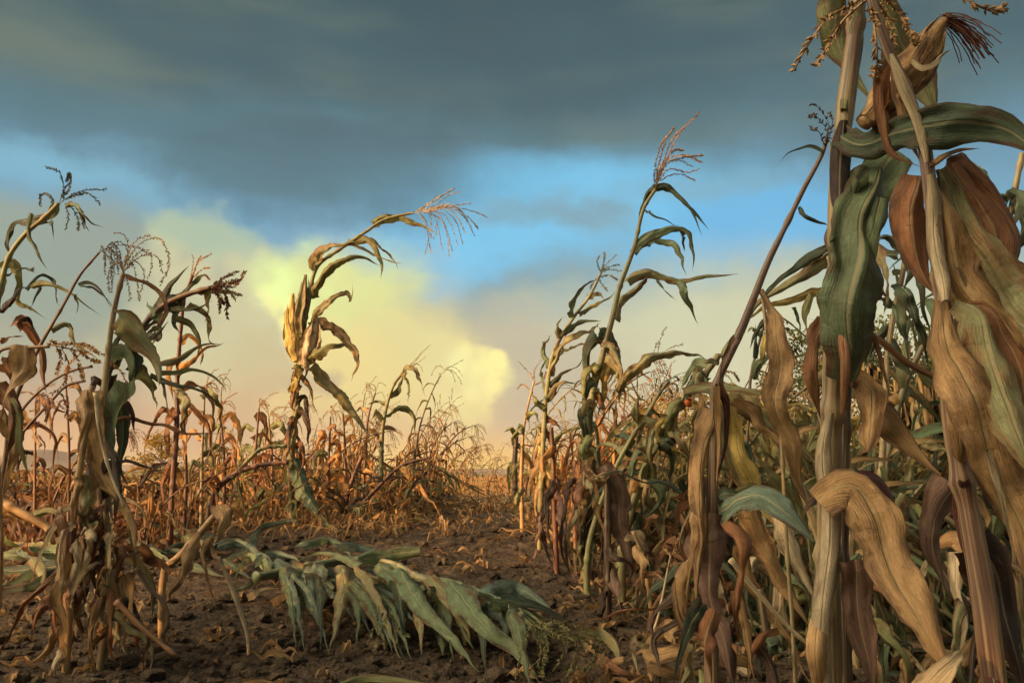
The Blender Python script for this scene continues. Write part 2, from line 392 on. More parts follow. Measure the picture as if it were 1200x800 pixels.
def tube(c, r, ns=8, caps=True):
    n = len(c); T_ = tangents(c); ref = np.array([0.31, 0.87, 0.38])
    A = np.zeros((n, 3)); a = np.cross(T_[0], ref); a /= np.linalg.norm(a)
    for i in range(n):
        a = a - T_[i] * a.dot(T_[i]); a = a / (np.linalg.norm(a) + 1e-12); A[i] = a
    B = np.cross(T_, A); th = np.linspace(0, 2 * np.pi, ns + 1)     # a doubled seam for the UVs
    V = c[:, None, :] + (A[:, None, :] * np.cos(th)[None, :, None] + B[:, None, :] * np.sin(th)[None, :, None]) * np.asarray(r)[:, None, None]
    L = np.concatenate([[0], np.cumsum(np.linalg.norm(np.diff(c, axis=0), axis=1))])
    U = np.stack([np.broadcast_to(th / 6.2832, (n, ns + 1)), np.broadcast_to(L[:, None], (n, ns + 1))], axis=2).reshape(-1, 2)
    m = ns + 1
    F = [(i * m + j, i * m + j + 1, (i + 1) * m + j + 1, (i + 1) * m + j) for i in range(n - 1) for j in range(ns)]
    if caps: F.append(tuple(range(ns - 1, -1, -1))); F.append(tuple((n - 1) * m + j for j in range(ns)))
    return V.reshape(-1, 3), F, U
def merge(parts):
    VV, FF, UU, o = [], [], [], 0
    for V, F, U in parts:
        VV.append(V); FF += [tuple(i + o for i in f) for f in F]; UU.append(U); o += len(V)
    return np.concatenate(VV), FF, np.concatenate(UU)

def node_radius(c, r0, r1, gap, bulge=0.28):
    L = np.concatenate([[0], np.cumsum(np.linalg.norm(np.diff(c, axis=0), axis=1))])
    t = L / L[-1]; r = r0 + (r1 - r0) * t
    d = np.abs((L % gap) - gap * 0.5); x = np.exp(-((d - gap * 0.5) / 0.008) ** 2)
    return r * (1 + bulge * x) * (1 - 0.10 * np.exp(-((d - gap * 0.5 + 0.022) / 0.012) ** 2))

def spikelet_branch(c, r, sp, size, rng):
    """one tassel branch: a thin rachis with small pointed spikelets in pairs"""
    parts = [tube(c, np.linspace(r, r * 0.5, len(c)), 4, False)]
    L = np.concatenate([[0], np.cumsum(np.linalg.norm(np.diff(c, axis=0), axis=1))]); T_ = tangents(c)
    V, F = [], []
    k = L[-1] * 0.12
    while k < L[-1]:
        p = np.array([np.interp(k, L, c[:, q]) for q in range(3)]); t = np.array([np.interp(k, L, T_[:, q]) for q in range(3)])
        for sgn in (1, -1):
            o = unit(rng.normal(size=3)); o = unit(o - t * o.dot(t)); d = unit(t * 1.0 + o * rng.uniform(0.5, 0.9)); b = unit(np.cross(d, o)); e = np.cross(d, b)
            l = size * rng.uniform(0.7, 1.2); w = l * 0.17; i = len(V)
            V += [p, p + d * l * .45 + b * w, p + d * l * .45 + e * w, p + d * l * .45 - b * w, p + d * l * .45 - e * w, p + d * l]
            F += [(i, i+1, i+2), (i, i+2, i+3), (i, i+3, i+4), (i, i+4, i+1), (i+5, i+2, i+1), (i+5, i+3, i+2), (i+5, i+4, i+3), (i+5, i+1, i+4)]
        k += sp * rng.uniform(0.7, 1.3)
    if V:
        V = np.array(V); parts.append((V, F, np.zeros((len(V), 2))))
    return merge(parts)
def tassel_branches(p, d, size, nb, droop, rng, wind=(0.3, 0, 0)):
    """auto branches: a stiff centre spike and side branches that arch over"""
    out = []
    d = unit(np.array(d, float)); wind = np.array(wind)
    for k in range(nb + 1):
        n = 12; L = size * (1.0 if k == 0 else rng.uniform(0.55, 0.9)); start = np.array(p) + d * (0 if k == 0 else rng.uniform(0, 0.28) * size)
        v = d.copy() if k == 0 else unit(d + unit(rng.normal(size=3)) * 0.75)
        g = droop * (0.35 if k == 0 else rng.uniform(0.6, 1.5)); c = [start]
        for i in range(n - 1):
            v = unit(v + (np.array([0, 0, -1.0]) * g + wind * 0.6) * (2.2 / n) + rng.normal(size=3) * 0.06)
            c.append(c[-1] + v * L / (n - 1))
        out.append(np.array(c))
    return out
def tassel_mesh(branches, rng, r=0.0009, sp=0.008, size=0.010):
    return merge([spikelet_branch(c, r, sp, size, rng) for c in branches])

# ------------------------------------------------------------------ colours of the maize (own colour; alpha = how far a blade has dried)
def C(name, k=1.0):
    r, g, b, a = {'tan': (182, 144, 94, 0), 'brn': (150, 102, 64, 0), 'red': (100, 58, 48, 0), 'pur': (136, 106, 86, 0), 'pale': (206, 184, 142, 0),
                  'grn': (112, 126, 88, .45), 'dgr': (74, 88, 64, .2), 'gt': (142, 140, 96, .7), 'yel': (200, 172, 92, .3), 'olv': (136, 136, 84, .55),
                  'ora': (206, 150, 84, 0), 'drk': (70, 52, 42, 0), 'stk': (156, 138, 96, 0), 'sdk': (84, 66, 52, 0), 'blu': (100, 118, 98, .2)}[name]
    return (s2l(r) * k, s2l(g) * k, s2l(b) * k, a)
def parse(s): return [tuple(float(v) for v in q.split(',')) for q in s.split()]
WIND = np.array([0.35, 0.05, 0.0])

class Plant:
    def __init__(s, px, py, d, label, cat='maize plant', group=None, name='maize_plant', seed=None):
        p = P(px, py, d); s.d = d; s.base = Vector((p.x, p.y, gzf(p.x, p.y)))
        s.root = thing(name, s.base, label, cat, group)
        s.rng = np.random.default_rng(seed if seed is not None else int(px * 13 + py))
    def pts(s, txt, d, wob=0.0):
        q = parse(txt); n = len(q); d = s.d if d is None else d
        dd = np.interp(np.linspace(0, 1, n), np.linspace(0, 1, len(d)), d) if isinstance(d, (list, tuple)) else np.full(n, float(d))
        a = s.rng.uniform(-1, 1); ph = s.rng.uniform(2, 4)
        out = []
        for i, (x, y) in enumerate(q):
            t = i / max(1, n - 1)
            o = P(x, y, dd[i] * (1 + wob * a * math.sin(t * ph)))
            o.z = max(o.z, gzf(o.x, o.y) + 0.004)
            out.append(np.array(o))
        return out, float(np.mean(dd))
    def leaf(s, txt, w, c='tan', d=None, roll=None, curl=0.5, ruf=0.13, base=0.75, peak=0.22, tip=1.15, n=None, pinch=None, nx=9, name='leaf', label=None, wob=0.05, k=1.0, mat=None, prof=None, rag=0.0, cmul=None):
        if mat is None and w < 30: w = w * {'drk': .62, 'pur': .8}.get(c, 1)
        pts, dm = s.pts(txt, d, wob)
        L = sum(np.linalg.norm(pts[i+1] - pts[i]) for i in range(len(pts) - 1))
        n = n or int(min(72, max(16, L / 0.008)))
        c3 = catmull(pts, n); t = np.linspace(0, 1, n); T_ = tangents(c3)
        L = max(L, 1e-3)
        amp = min(0.0035, L * 0.012) * (.4 if cmul is not None and cmul < 1 else 1); f1, f2 = s.rng.uniform(20, 60, 2)
        view = unit(c3 - np.array([0, 0, CAM_Z]))
        side = unit(np.cross(T_, view))
        if roll is None:
            r0 = s.rng.uniform(-.6, .6); roll = [r0]
            for _ in range(5): roll.append(roll[-1] + s.rng.normal() * .55)
            k_ = s.rng.uniform(.5, 1.5); curl = [curl * s.rng.uniform(.5, 1.1) if not isinstance(curl, (list, tuple)) else curl[0]] + [s.rng.uniform(.3, 2.0) for _ in range(3)]
        if not isinstance(roll, (list, tuple)): roll = [roll, roll]
        ro = np.interp(t, np.linspace(0, 1, len(roll)), roll)
        N = np.cross(side, T_)
        c3 = c3 + side * (amp * np.sin(t * L * f1 + r_(s)))[:, None] + N * (amp * 1.5 * np.sin(t * L * f2 + r_(s)))[:, None]
        side = side * np.cos(ro)[:, None] + N * np.sin(ro)[:, None]
        if not isinstance(curl, (list, tuple)): curl = [curl, curl * 1.15 + 0.1]
        cu = np.interp(t, np.linspace(0, 1, len(curl)), curl)
        ku = np.maximum(np.abs(cu), .02)
        W = (w * 0.5 * dm / FPX) * (blade_profile(t, base, peak, tip) if prof is None else np.interp(t, np.linspace(0, 1, len(prof)), prof))
        W = W / np.clip(np.sin(np.minimum(ku, 1.5)) / ku, 0.88, 1)
        W = W * (1 + 0.05 * np.sin(t * L * 27 + r_(s)))
        pk = (0.0 if prof is not None or w > 56 else 0.42) if pinch is None else pinch
        pk = pk * (1.35 if c in ('drk', 'pur', 'brn') and pk > .3 else 1); kk = max(4, int(L / 0.05)); W = W * (1 + 0.10 * pk - min(.62, pk) * np.interp(t, np.linspace(0, 1, kk), s.rng.random(kk) ** 1.6 * np.concatenate([[0.3], np.ones(kk - 1)])))
        V, F, U = ribbon(c3, side, W, cu, ruf if mat is None else .03, nx, s.rng, rag, cmul=(1.0 if mat is None else .3) if cmul is None else cmul)
        o = mesh_obj(name, V, F, mat or M_LEAF, s.root, C(c, k * s.rng.uniform(0.88, 1.12)), U)
        if label: o['label'] = label
        return o
    def stalk(s, txt, w0, w1, c='stk', d=None, gap=0.16, name='stalk', ground=True, ns=12, label=None, k=1.0):
        pts, dm = s.pts(txt, d)
        if ground:
            b = pts[0]; z = gzf(b[0], b[1]) - 0.03
            if b[2] > z + 0.04: pts.insert(0, np.array([b[0] + (pts[0][0] - pts[1][0]) * 0.12, b[1], z]))
        L = sum(np.linalg.norm(pts[i+1] - pts[i]) for i in range(len(pts) - 1))
        n = int(max(20, L / 0.009)); c3 = catmull(pts, n)
        r = node_radius(c3, w0 * 0.5 * dm / FPX, w1 * 0.5 * dm / FPX, gap)
        V, F, U = tube(c3, r, ns); o = mesh_obj(name, V, F, M_STALK, s.root, C(c, k), U)
        if label: o['label'] = label
        return o
    def tassel(s, items, c='tan', d=None, r=0.0009, sp=0.008, size=0.010, name='tassel', auto=None, wob=0.08, k=0.8):
        br = []
        for it in items:
            pts, dm = s.pts(it, d, wob); br.append(catmull(pts, 16))
        if auto:
            px, py, ang, L, nb, droop = auto; dm = s.d if d is None else d
            p = np.array(P(px, py, dm)); dirv = (math.cos(R(ang)), s.rng.uniform(-.2, .2), math.sin(R(ang)))
            br += tassel_branches(p, dirv, L * dm / FPX, nb, droop, s.rng, WIND * 0.5)
        V, F, U = tassel_mesh(br, s.rng, r, sp, size)
        return mesh_obj(name, V, F, M_TASSEL, s.root, C(c, k), U, smooth=False)
    def ear(s, txt, w, c='tan', d=None, husks=5, silk=None, silkc='brn', label=None):
        pts, dm = s.pts(txt, d); c3 = catmull(pts, 26); t = np.linspace(0, 1, 26); hw = w * 0.5 * dm / FPX
        V, F, U = tube(c3, hw * (0.55 + 0.45 * sst(t, 0, .3)) * (1 - 0.72 * sst(t, .45, 1)), 14)
        e = mesh_obj('ear', V, F, M_HUSK, s.root, C(c), U)
        if label: e['label'] = label
        T_ = tangents(c3); ref = unit(np.cross(T_, np.array([0.2, 1, 0.1])))
        for h in range(husks):
            a = h * 2 * math.pi / husks + s.rng.uniform(-.3, .3); B = np.cross(ref, T_)
            o = ref * math.cos(a) + B * math.sin(a); sd = np.cross(T_, o)
            t0, t1 = s.rng.uniform(0, .15), s.rng.uniform(.75, 1.0); ids = np.linspace(t0, t1, 22)
            def at(arr): return np.stack([np.interp(ids, t, arr[:, q]) for q in range(3)], 1)
            u = np.linspace(0, 1, 22)
            cc = at(c3) + at(o) * (hw * (1.02 + 0.12 * h / husks + 0.55 * u ** 5 * s.rng.uniform(.3, 1.2)) * np.interp(ids, t, (0.6 + 0.4 * sst(t, 0, .3)) * (1 - 0.6 * sst(t, .5, 1))))[:, None]
            V, F, U = ribbon(cc, at(sd), hw * 1.0 * blade_profile(u, .7, .4, 1.4), np.full(22, -0.85), 0.05, 9, s.rng)
            q = mesh_obj('husk', V, F, M_HUSK, None, C(c, s.rng.uniform(.85, 1.15)), U, origin=s.base)
            q.location = (0, 0, 0); q.parent = e
        if silk:
            sp_, dm = s.pts(silk, d); base = catmull(sp_, 10); parts = []
            for q in range(46):
                off = s.rng.normal(size=3) * hw * 0.5
                cc = base + off[None, :] * (0.15 + np.linspace(0, 1, 10)[:, None] ** 0.8 * 1.0) + s.rng.normal(size=(10, 3)) * hw * 0.03
                parts.append(tube(cc, np.full(10, 0.0007), 3, False))
            V, F, U = merge(parts); q = mesh_obj('silk', V, F, M_TASSEL, None, C(silkc), U, origin=s.base)
            q.location = (0, 0, 0); q.parent = e
        return e
def r_(s): return s.rng.uniform(0, 6.28)

# ------------------------------------------------------------------ generic maize plants for the rows
def gen_leaf(root, p0, azim, elev, L, W, style, rng, color, zmin, q=14, nx=5):
    n = q; st = L / (n - 1)
    v = np.array([math.cos(azim) * math.cos(elev), math.sin(azim) * math.cos(elev), math.sin(elev)])
    c = [np.array(p0, float)]
    g = {'wither': rng.uniform(3.5, 8), 'green': rng.uniform(1.6, 3.2), 'limp': rng.uniform(9, 14)}[style]
    kink = rng.uniform(.2, .6)
    for i in range(n - 1):
        t = i / n
        gg = g * (2.2 if abs(t - kink) < .08 and style != 'wither' else 1)
        v = unit(v + (np.array([0, 0, -1.0]) * gg + WIND * 3.0 * (1 if style == 'green' else .5)) * (1.0 / n) + rng.normal(size=3) * (0.27 if style != 'green' else .10))
        w = c[-1] + v * st
        if w[2] < zmin + 0.01: w[2] = zmin + 0.01 + rng.uniform(0, .01); v[2] = abs(v[2]) * .2; v = unit(v)
        c.append(w)
    c = np.array(c); c = catmull(c, n + 6); n = len(c); T_ = tangents(c)
    a = unit(np.cross(np.array([math.cos(azim), math.sin(azim), 0.0]), np.array([0, 0, 1.0])))
    S = np.zeros((n, 3)); tw = rng.normal() * (0.10 if style == 'green' else 0.24)
    for i in range(n):
        a = unit(a - T_[i] * a.dot(T_[i])); b = np.cross(T_[i], a)
        k = tw + rng.normal() * 0.13
        a = unit(a * math.cos(k) + b * math.sin(k)); S[i] = a
    t = np.linspace(0, 1, n)
    cu = {'wither': rng.uniform(.7, 2.4), 'green': rng.uniform(.2, .7), 'limp': rng.uniform(.7, 1.6)}[style]
    V, F, U = ribbon(c, S, W * .5 * blade_profile(t, .75, .22, 1.15) * (1 - .45 * np.interp(t, np.linspace(0, 1, 6), rng.random(6) ** 1.5)), np.linspace(cu * .5, cu * 1.3, n), 0.16 if style != 'green' else .1, nx, rng)
    o = mesh_obj('leaf', V, F, M_LEAF, root, color, U)
    return o
def gen_plant(name, h, seed, style, lean=0.2, lean_az=0.0, brk=None, nleaf=9, LL=0.42, LW=0.045, cols=('tan',), stc='stk', q=14, tassel=True, ear=False, nx=5, bare=0.0):
    rng = np.random.default_rng(seed)
    root = thing(name, (0, 0, 0), 'maize plant', 'maize plant')
    n = 26; v = unit(np.array([rng.normal() * .05, rng.normal() * .05, 1.0])); c = [np.array([0, 0, -0.03])]
    la = np.array([math.cos(lean_az), math.sin(lean_az), 0])
    for i in range(n - 1):
        t = i / n
        if brk and abs(t - brk[0]) < 0.5 / n + 1e-6:
            a = brk[1]; v = unit(la * math.sin(a) + np.array([0, 0, math.cos(a)]) + rng.normal(size=3) * .05)
        v = unit(v + la * lean * t * 0.16 + rng.normal(size=3) * .018)
        w = c[-1] + v * h / (n - 1)
        if w[2] < 0.02 and i > 0: w[2] = 0.02 + rng.uniform(0, .02)
        c.append(w)
    c = np.array(c)
    r = node_radius(catmull(c, 60), 0.011, 0.004, 0.13)
    V, F, U = tube(catmull(c, 60), r, 7); mesh_obj('stalk', V, F, M_STALK, root, C(stc, rng.uniform(.5, .8)), U)
    ph = rng.uniform(0, 6.28); L = np.linspace(0, 1, n)
    for k in range(nleaf):
        t = bare + (0.94 - bare) * (k + 0.6) / nleaf; p = np.array([np.interp(t, L, c[:, q_]) for q_ in range(3)])
        azm = ph + (k % 2) * math.pi + rng.normal() * .45
        s_ = style if isinstance(style, str) else style[int(rng.integers(len(style)))]
        el_ = R(rng.uniform(35, 70)) if s_ != 'limp' else R(rng.uniform(0, 40))
        f = 0.55 + 0.45 * math.sin(math.pi * min(1, t * 1.1))
        gen_leaf(root, p, azm, el_, LL * f * rng.uniform(.75, 1.2), LW * f * rng.uniform(.8, 1.2), s_, rng, C(cols[int(rng.integers(len(cols)))], rng.uniform(.75, 1.2)), 0.0, q, nx)
    if tassel:
        d = c[-1] - c[-3]; br = tassel_branches(c[-1], d, rng.uniform(.16, .24), int(rng.integers(5, 10)), rng.uniform(.5, 2.0), rng, WIND * .4)
        V, F, U = tassel_mesh(br, rng, .0010, .012, .013); mesh_obj('tassel', V, F, M_TASSEL, root, C('tan', rng.uniform(.5, .8)), U, smooth=False)
    if ear:
        t = .5; p = np.array([np.interp(t, L, c[:, q_]) for q_ in range(3)]); a = ph + 1.5
        cc = np.array([p + np.array([math.cos(a), math.sin(a), 1.4 if rng.random() < .5 else -1.2]) * u * .10 for u in np.linspace(0, 1, 10)])
        tt = np.linspace(0, 1, 10); V, F, U = tube(cc, 0.021 * np.sin(np.pi * np.clip(tt * .8 + .15, 0, 1)) , 9); mesh_obj('ear', V, F, M_HUSK, root, C('ora'), U)
    return root
_first = {}
def place(proto, loc, rz, s, label, group=None, tint=None, name=None):
    if proto.name not in _first: _first[proto.name] = True; r = proto; kids = list(proto.children)
    else:
        r = proto.copy(); col.objects.link(r); kids = []
        for ch in list(proto.children):
            c = ch.copy(); col.objects.link(c); c.parent = r; kids.append(c)
    r.location = loc; r.rotation_euler = (random.uniform(-.06, .06), random.uniform(-.04, .08), rz); r.scale = (s, s, s)
    r['label'] = label; r['category'] = 'maize plant'
    if group: r['group'] = group
    elif 'group' in r: del r['group']
    b = random.uniform(.8, 1.2)
    for c in kids:
        k = b * random.uniform(.85, 1.18); q = proto_col.setdefault(c.data.name, tuple(c.color))
        t = tint or (1, 1, 1)
        c.color = (min(.8, q[0] * k * t[0]), min(.8, q[1] * k * t[1]), min(.8, q[2] * k * t[2]), q[3])
    return r
proto_col = {}

# ------------------------------------------------------------------ ground: one sheet to the horizon, real clods near the camera
from mathutils import noise as mnoise
def ground():
    nx_, ny_ = 430, 520
    u = np.linspace(-1, 1, nx_); v = np.linspace(-1, 1, ny_)
    X = 3.2 * np.sinh(u * 7.4) / np.sinh(7.4) * 0 + np.sign(u) * (2.2 * np.abs(u) + 1500 * np.abs(u) ** 12)
    Y = 2.6 + np.sign(v) * (3.0 * np.abs(v) + 1500 * np.abs(v) ** 12)
    XX, YY = np.meshgrid(X, Y); Z = gz(XX, YY)
    flat = np.stack([XX.ravel(), YY.ravel()], 1); dz = np.zeros(len(flat))
    for i, (x, y) in enumerate(flat):
        r = math.hypot(x, y - 2.5)
        if r < 30:
            f = 1.0 if r < 9 else (30 - r) / 21
            a = mnoise.noise(Vector((x * 1.7, y * 1.7, 0.3))) * 0.028
            b = mnoise.noise(Vector((x * 6.5, y * 6.5, 4.3))); b = (1 - abs(b)) ** 2 * 0.016
            c = abs(mnoise.noise(Vector((x * 17, y * 17, 1.3)))) * 0.011
            e = abs(mnoise.noise(Vector((x * 42, y * 42, 2.3)))) * 0.016 + abs(mnoise.noise(Vector((x * 80, y * 80, 7.3)))) * 0.008
            dz[i] = (a + b * .8 + c + e) * f - 0.018
    Z = Z + dz.reshape(Z.shape)
    V = np.stack([XX, YY, Z], 2).reshape(-1, 3)
    F = [(j * nx_ + i, j * nx_ + i + 1, (j + 1) * nx_ + i + 1, (j + 1) * nx_ + i) for j in range(ny_ - 1) for i in range(nx_ - 1)]
    o = mesh_obj('ground', V, F, M_SOIL); o['kind'] = 'structure'
ground()

# clods of earth
def clods():
    rng = np.random.default_rng(5); parts = []
    ico = bmesh_ico()
    for k in range(6400):
        y = rng.uniform(1.6, 5.5) if k % 3 else rng.uniform(1.7, 3.0); x = rng.uniform(-.62, .62) * y
        s = 0.002 + 0.022 * rng.random() ** 7 + 0.006 * rng.random() ** 2
        V = ico[0] * (1 + rng.uniform(-.28, .28, (len(ico[0]), 1))) * s * np.array([rng.uniform(.8, 1.5), rng.uniform(.8, 1.4), rng.uniform(.5, .9)])
        V = V + np.array([x, y, gzf(x, y) + s * .25 + mnoise.noise(Vector((x * 1.7, y * 1.7, 0.3))) * 0.028 + .002])
        parts.append((V, ico[1], np.zeros((len(V), 2))))
    V, F, U = merge(parts); o = mesh_obj('soil_clods', V, F, M_SOIL, smooth=False); o['kind'] = 'stuff'; o['label'] = 'crumbled clods of dark brown soil'
def bmesh_ico():
    import bmesh
    bm = bmesh.new(); bmesh.ops.create_icosphere(bm, subdivisions=1, radius=1.0)
    bm.verts.ensure_lookup_table(); V = np.array([v.co[:] for v in bm.verts]); F = [tuple(v.index for v in f.verts) for f in bm.faces]; bm.free(); return V, F
clods()

# dead leaf litter on the soil
def litter():
    rng = np.random.default_rng(11)
    for nm, lab, n, reg, cl in (('leaf_litter', 'scraps of dead maize leaf strewn over the soil', 4200, (1.7, 7.0, .66), ('tan')),):
        parts = []
        for k in range(n):
            y = rng.uniform(1.8, 5.0) if k % 4 == 0 else rng.uniform(4.2, 9.5); x = rng.uniform(-.64, .64) * y
            if y < 4.6 and -0.5 < x / y < 0.10 and rng.random() < .6: continue
            if y < 3.4 and x / y < 0.08 and rng.random() < .4: continue
            if y > 4.6 and -.55 < x < .05 and rng.random() < .75: continue
            L = rng.uniform(.04, .30) if y > 4 else rng.uniform(.03, .13); hh = .02 if y < 4 else .02 + .09 * rng.random() ** 2; a = rng.uniform(0, 6.28); v = np.array([math.cos(a), math.sin(a), 0]); m = 9
            c = [np.array([x, y, gzf(x, y) + .012])]
            for i in range(m - 1):
                v = unit(v + rng.normal(size=3) * np.array([.25, .25, .10])); p = c[-1] + v * L / (m - 1)
                p[2] = gzf(p[0], p[1]) + .012 + abs(math.sin(i * .8 + a)) * hh; c.append(p)
            c = np.array(c); sd = np.cross(tangents(c), np.array([0, 0, 1.0])); sd = sd + rng.normal(size=3) * .5
            parts.append(ribbon(c, sd, rng.uniform(.005, .018) * blade_profile(np.linspace(0, 1, m), .5), np.full(m, rng.uniform(.3, 1.6)), .2, 5, rng))
        V, F, U = merge(parts); o = mesh_obj(nm, V, F, M_LEAF, None, C(cl, .9), U); o['kind'] = 'stuff'; o['label'] = lab
litter()
def tangle(nm, lab, n, reg, zmax, cl, seed, k=1.0, seg=10, keep=None):
    rng = np.random.default_rng(seed); parts = []
    while len(parts) < n:
        y = reg[2] + (reg[3] - reg[2]) * rng.random() ** .8; x = rng.uniform(reg[0], reg[1]) * y
        if keep and not keep(x, y): continue
        z = gzf(x, y) + .02 + zmax * rng.random() ** 1.6; a = rng.uniform(0, 6.28); e = rng.uniform(-.6, .9); L = rng.uniform(.12, .42)
        v = np.array([math.cos(a) * math.cos(e), math.sin(a) * math.cos(e), math.sin(e)]); c = [np.array([x, y, z])]
        for i in range(seg - 1):
            v = unit(v + rng.normal(size=3) * .24 + np.array([0, 0, -.28])); p = c[-1] + v * L / (seg - 1); g = gzf(p[0], p[1]) + .006
            if p[2] < g: p[2] = g + rng.uniform(0, .01); v[2] *= .2
            c.append(p)
        c = np.array(c); sd = np.cross(tangents(c), unit(rng.normal(size=3)))
        parts.append(ribbon(c, sd, rng.uniform(.006, .020) * blade_profile(np.linspace(0, 1, seg), .6, .2, 1.1), np.linspace(rng.uniform(.2, 1), rng.uniform(.4, 1.8), seg), .15, 5, rng))
    V, F, U = merge(parts); o = mesh_obj(nm, V, F, M_LEAF, None, C(cl, k), U); o['kind'] = 'stuff'; o['label'] = lab
rt = lambda x, y: x > .42
tangle('leaf_tangle', 'green grey leaf tangle under the right thicket', 2600, (.12, .70, 2.5, 6.5), .42, 'gt', 41, .85, keep=rt)
tangle('leaf_tangle', 'dark green leaf tangle under the right thicket', 2400, (.12, .70, 2.3, 6.0), .40, 'dgr', 42, .9, keep=rt)
tangle('leaf_tangle', 'dead brown leaf tangle under the right thicket', 2200, (.08, .70, 2.3, 7.0), .34, 'brn', 43, .9, keep=rt)
tangle('leaf_tangle', 'yellow green leaf tangle among the stalks of the right thicket', 1500, (.13, .66, 3.0, 6.2), .66, 'yel', 51, .62, keep=rt)
tangle('leaf_tangle', 'olive leaf tangle among the stalks of the right thicket', 1700, (.13, .66, 2.9, 6.2), .62, 'olv', 52, .9, keep=rt)
tangle('leaf_tangle', 'straw coloured leaf tangle edging the path on its right', 900, (.06, .30, 3.4, 8.0), .26, 'tan', 44, 1.0, keep=lambda x, y: .25 < x < 1.4)
tangle('leaf_tangle', 'orange straw leaf tangle at the foot of the left thicket', 1300, (-.62, -.06, 4.9, 9.0), .26, 'ora', 45, 1.0, keep=lambda x, y: x < -.55)
tangle('leaf_tangle', 'dark brown leaf tangle at the foot of the left thicket', 900, (-.62, -.05, 4.7, 9.0), .30, 'sdk', 47, .9, keep=lambda x, y: x < -.52)
tangle('leaf_tangle', 'olive leaf tangle at the foot of the left thicket', 700, (-.62, -.05, 4.7, 9.0), .30, 'olv', 48, .9, keep=lambda x, y: x < -.52)
tangle('leaf_tangle', 'dull brown leaf tangle at the far left edge', 700, (-.66, -.36, 3.9, 5.4), .12, 'brn', 46, .8)

# ------------------------------------------------------------------ hills on the horizon
M_HILL = plain('hill_scrub', (128, 112, 98), (150, 128, 106), 0.01)
def hill(name, pts, y0, depth):
    xs = np.linspace(pts[0][0], pts[-1][0], 140); hs = np.interp(xs, [p[0] for p in pts], [p[1] for p in pts])
    rows = np.linspace(0, 1, 16); V = []
    for r in rows:
        for x, h in zip(xs, hs):
            n = mnoise.noise(Vector((x * .012, r * 3, 1.0))) * .14 + mnoise.noise(Vector((x * .04, r * 7, 5.0))) * .05
            V.append((x, y0 + r * depth, max(-3, h * math.sin(math.pi * min(1, r * 1.0)) * (1 + n)) - 2))
    m = len(xs); F = [(j * m + i, j * m + i + 1, (j + 1) * m + i + 1, (j + 1) * m + i) for j in range(15) for i in range(m - 1)]
    o = mesh_obj(name, V, F, M_HILL); o['kind'] = 'structure'
k = 700 / FPX
hill('hills', [((-700 - 600) * k, 0), ((-300 - 600) * k, 24), ((-60 - 600) * k, 16), ((0 - 600) * k, 13), ((52 - 600) * k, 23), ((95 - 600) * k, 14), ((150 - 600) * k, 8), ((175 - 600) * k, 12), ((260 - 600) * k, 13),
      ((300 - 600) * k, 8), ((420 - 600) * k, 6), ((900 - 600) * k, 8), ((1300 - 600) * k, 9), ((1900 - 600) * k, 0)], 600, 220)

# ------------------------------------------------------------------ trees and shrubs
M_TREE = foliage_material('dark_foliage', (44, 58, 36), (92, 96, 50))
M_BUSH = foliage_material('yellow_foliage', (120, 104, 44), (176, 148, 60))
M_BARK = plain('bark', (70, 56, 44), (104, 86, 66), 6.0)
def tree(name, x, y, h, w, label, cat, mat, seed, nleaf=5200, ls=0.07, trunk=0.25):
    rng = np.random.default_rng(seed); z0 = gzf(x, y); base = Vector((x, y, z0)); t = thing(name, base, label, cat)
    c = catmull([(x, y, z0 - .1), (x + .06 * h * rng.normal() * .3, y, z0 + h * .4), (x, y, z0 + h * .85)], 14)
    parts = [tube(c, np.linspace(h * .022, h * .006, 14), 8)]
    cents = []
    for k in range(26):
        a = rng.uniform(0, 6.28); zz = rng.uniform(trunk, .98); rr = w * .5 * math.sqrt(max(0.05, math.sin(math.pi * min(1, (zz - trunk) / (1.02 - trunk) * .8 + .15)))) * rng.uniform(.2, .95)
        e = np.array([x + rr * math.cos(a), y + rr * math.sin(a), z0 + h * zz]); s = np.array([x, y, z0 + h * max(.15, zz - .25)])
        parts.append(tube(catmull([s, (s + e) / 2 + np.array([0, 0, -.03 * h]), e], 7), np.linspace(h * .008, h * .002, 7), 5)); cents.append((e, w * rng.uniform(.10, .2)))
    V, F, U = merge(parts); mesh_obj('trunk', V, F, M_BARK, t, uv=U)
    V, F = [], []
    for k in range(nleaf):
        e, r = cents[int(rng.integers(len(cents)))]; d = unit(rng.normal(size=3)); p = e + d * r * rng.uniform(.3, 1.0) ** .5 * np.array([1.25, 1.25, .8])
        if p[2] < z0 + .02: continue
        a = unit(rng.normal(size=3)); b = unit(np.cross(a, rng.normal(size=3))); s = ls * rng.uniform(.6, 1.3); i = len(V)
        V += [p, p + a * s * .5 + b * s * .28, p + a * s, p + a * s * .5 - b * s * .28]; F.append((i, i+1, i+2, i+3))
    mesh_obj('crown', V, F, mat, t, smooth=False)
tree('tree', *P(955, 500, 22).xy, 4.4, 2.6, 'small dark tree rising behind the maize between the two leaning front stalks', 'tree', M_TREE, 1, 5200, .11)
tree('tree', *P(1035, 500, 24).xy, 4.6, 4.6, 'broad dark tree with sunlit yellow leaves behind the thick front stalk', 'tree', M_TREE, 2, 8200, .11)
tree('tree', *P(1120, 500, 26).xy, 4.4, 4.4, 'dark round tree glimpsed behind the far right foreground stalk', 'tree', M_TREE, 3, 6000, .11)
tree('shrub', *P(188, 560, 30).xy, 1.7, 1.7, 'small yellow green shrub alone at the edge of the stubble field', 'shrub', M_BUSH, 4, 2400, .09, .1)
tree('shrub', *P(790, 560, 20).xy, 2.2, 3.2, 'low yellow bush seen through the gap under the arching right leaves', 'shrub', M_BUSH, 6, 3800, .08, .1)

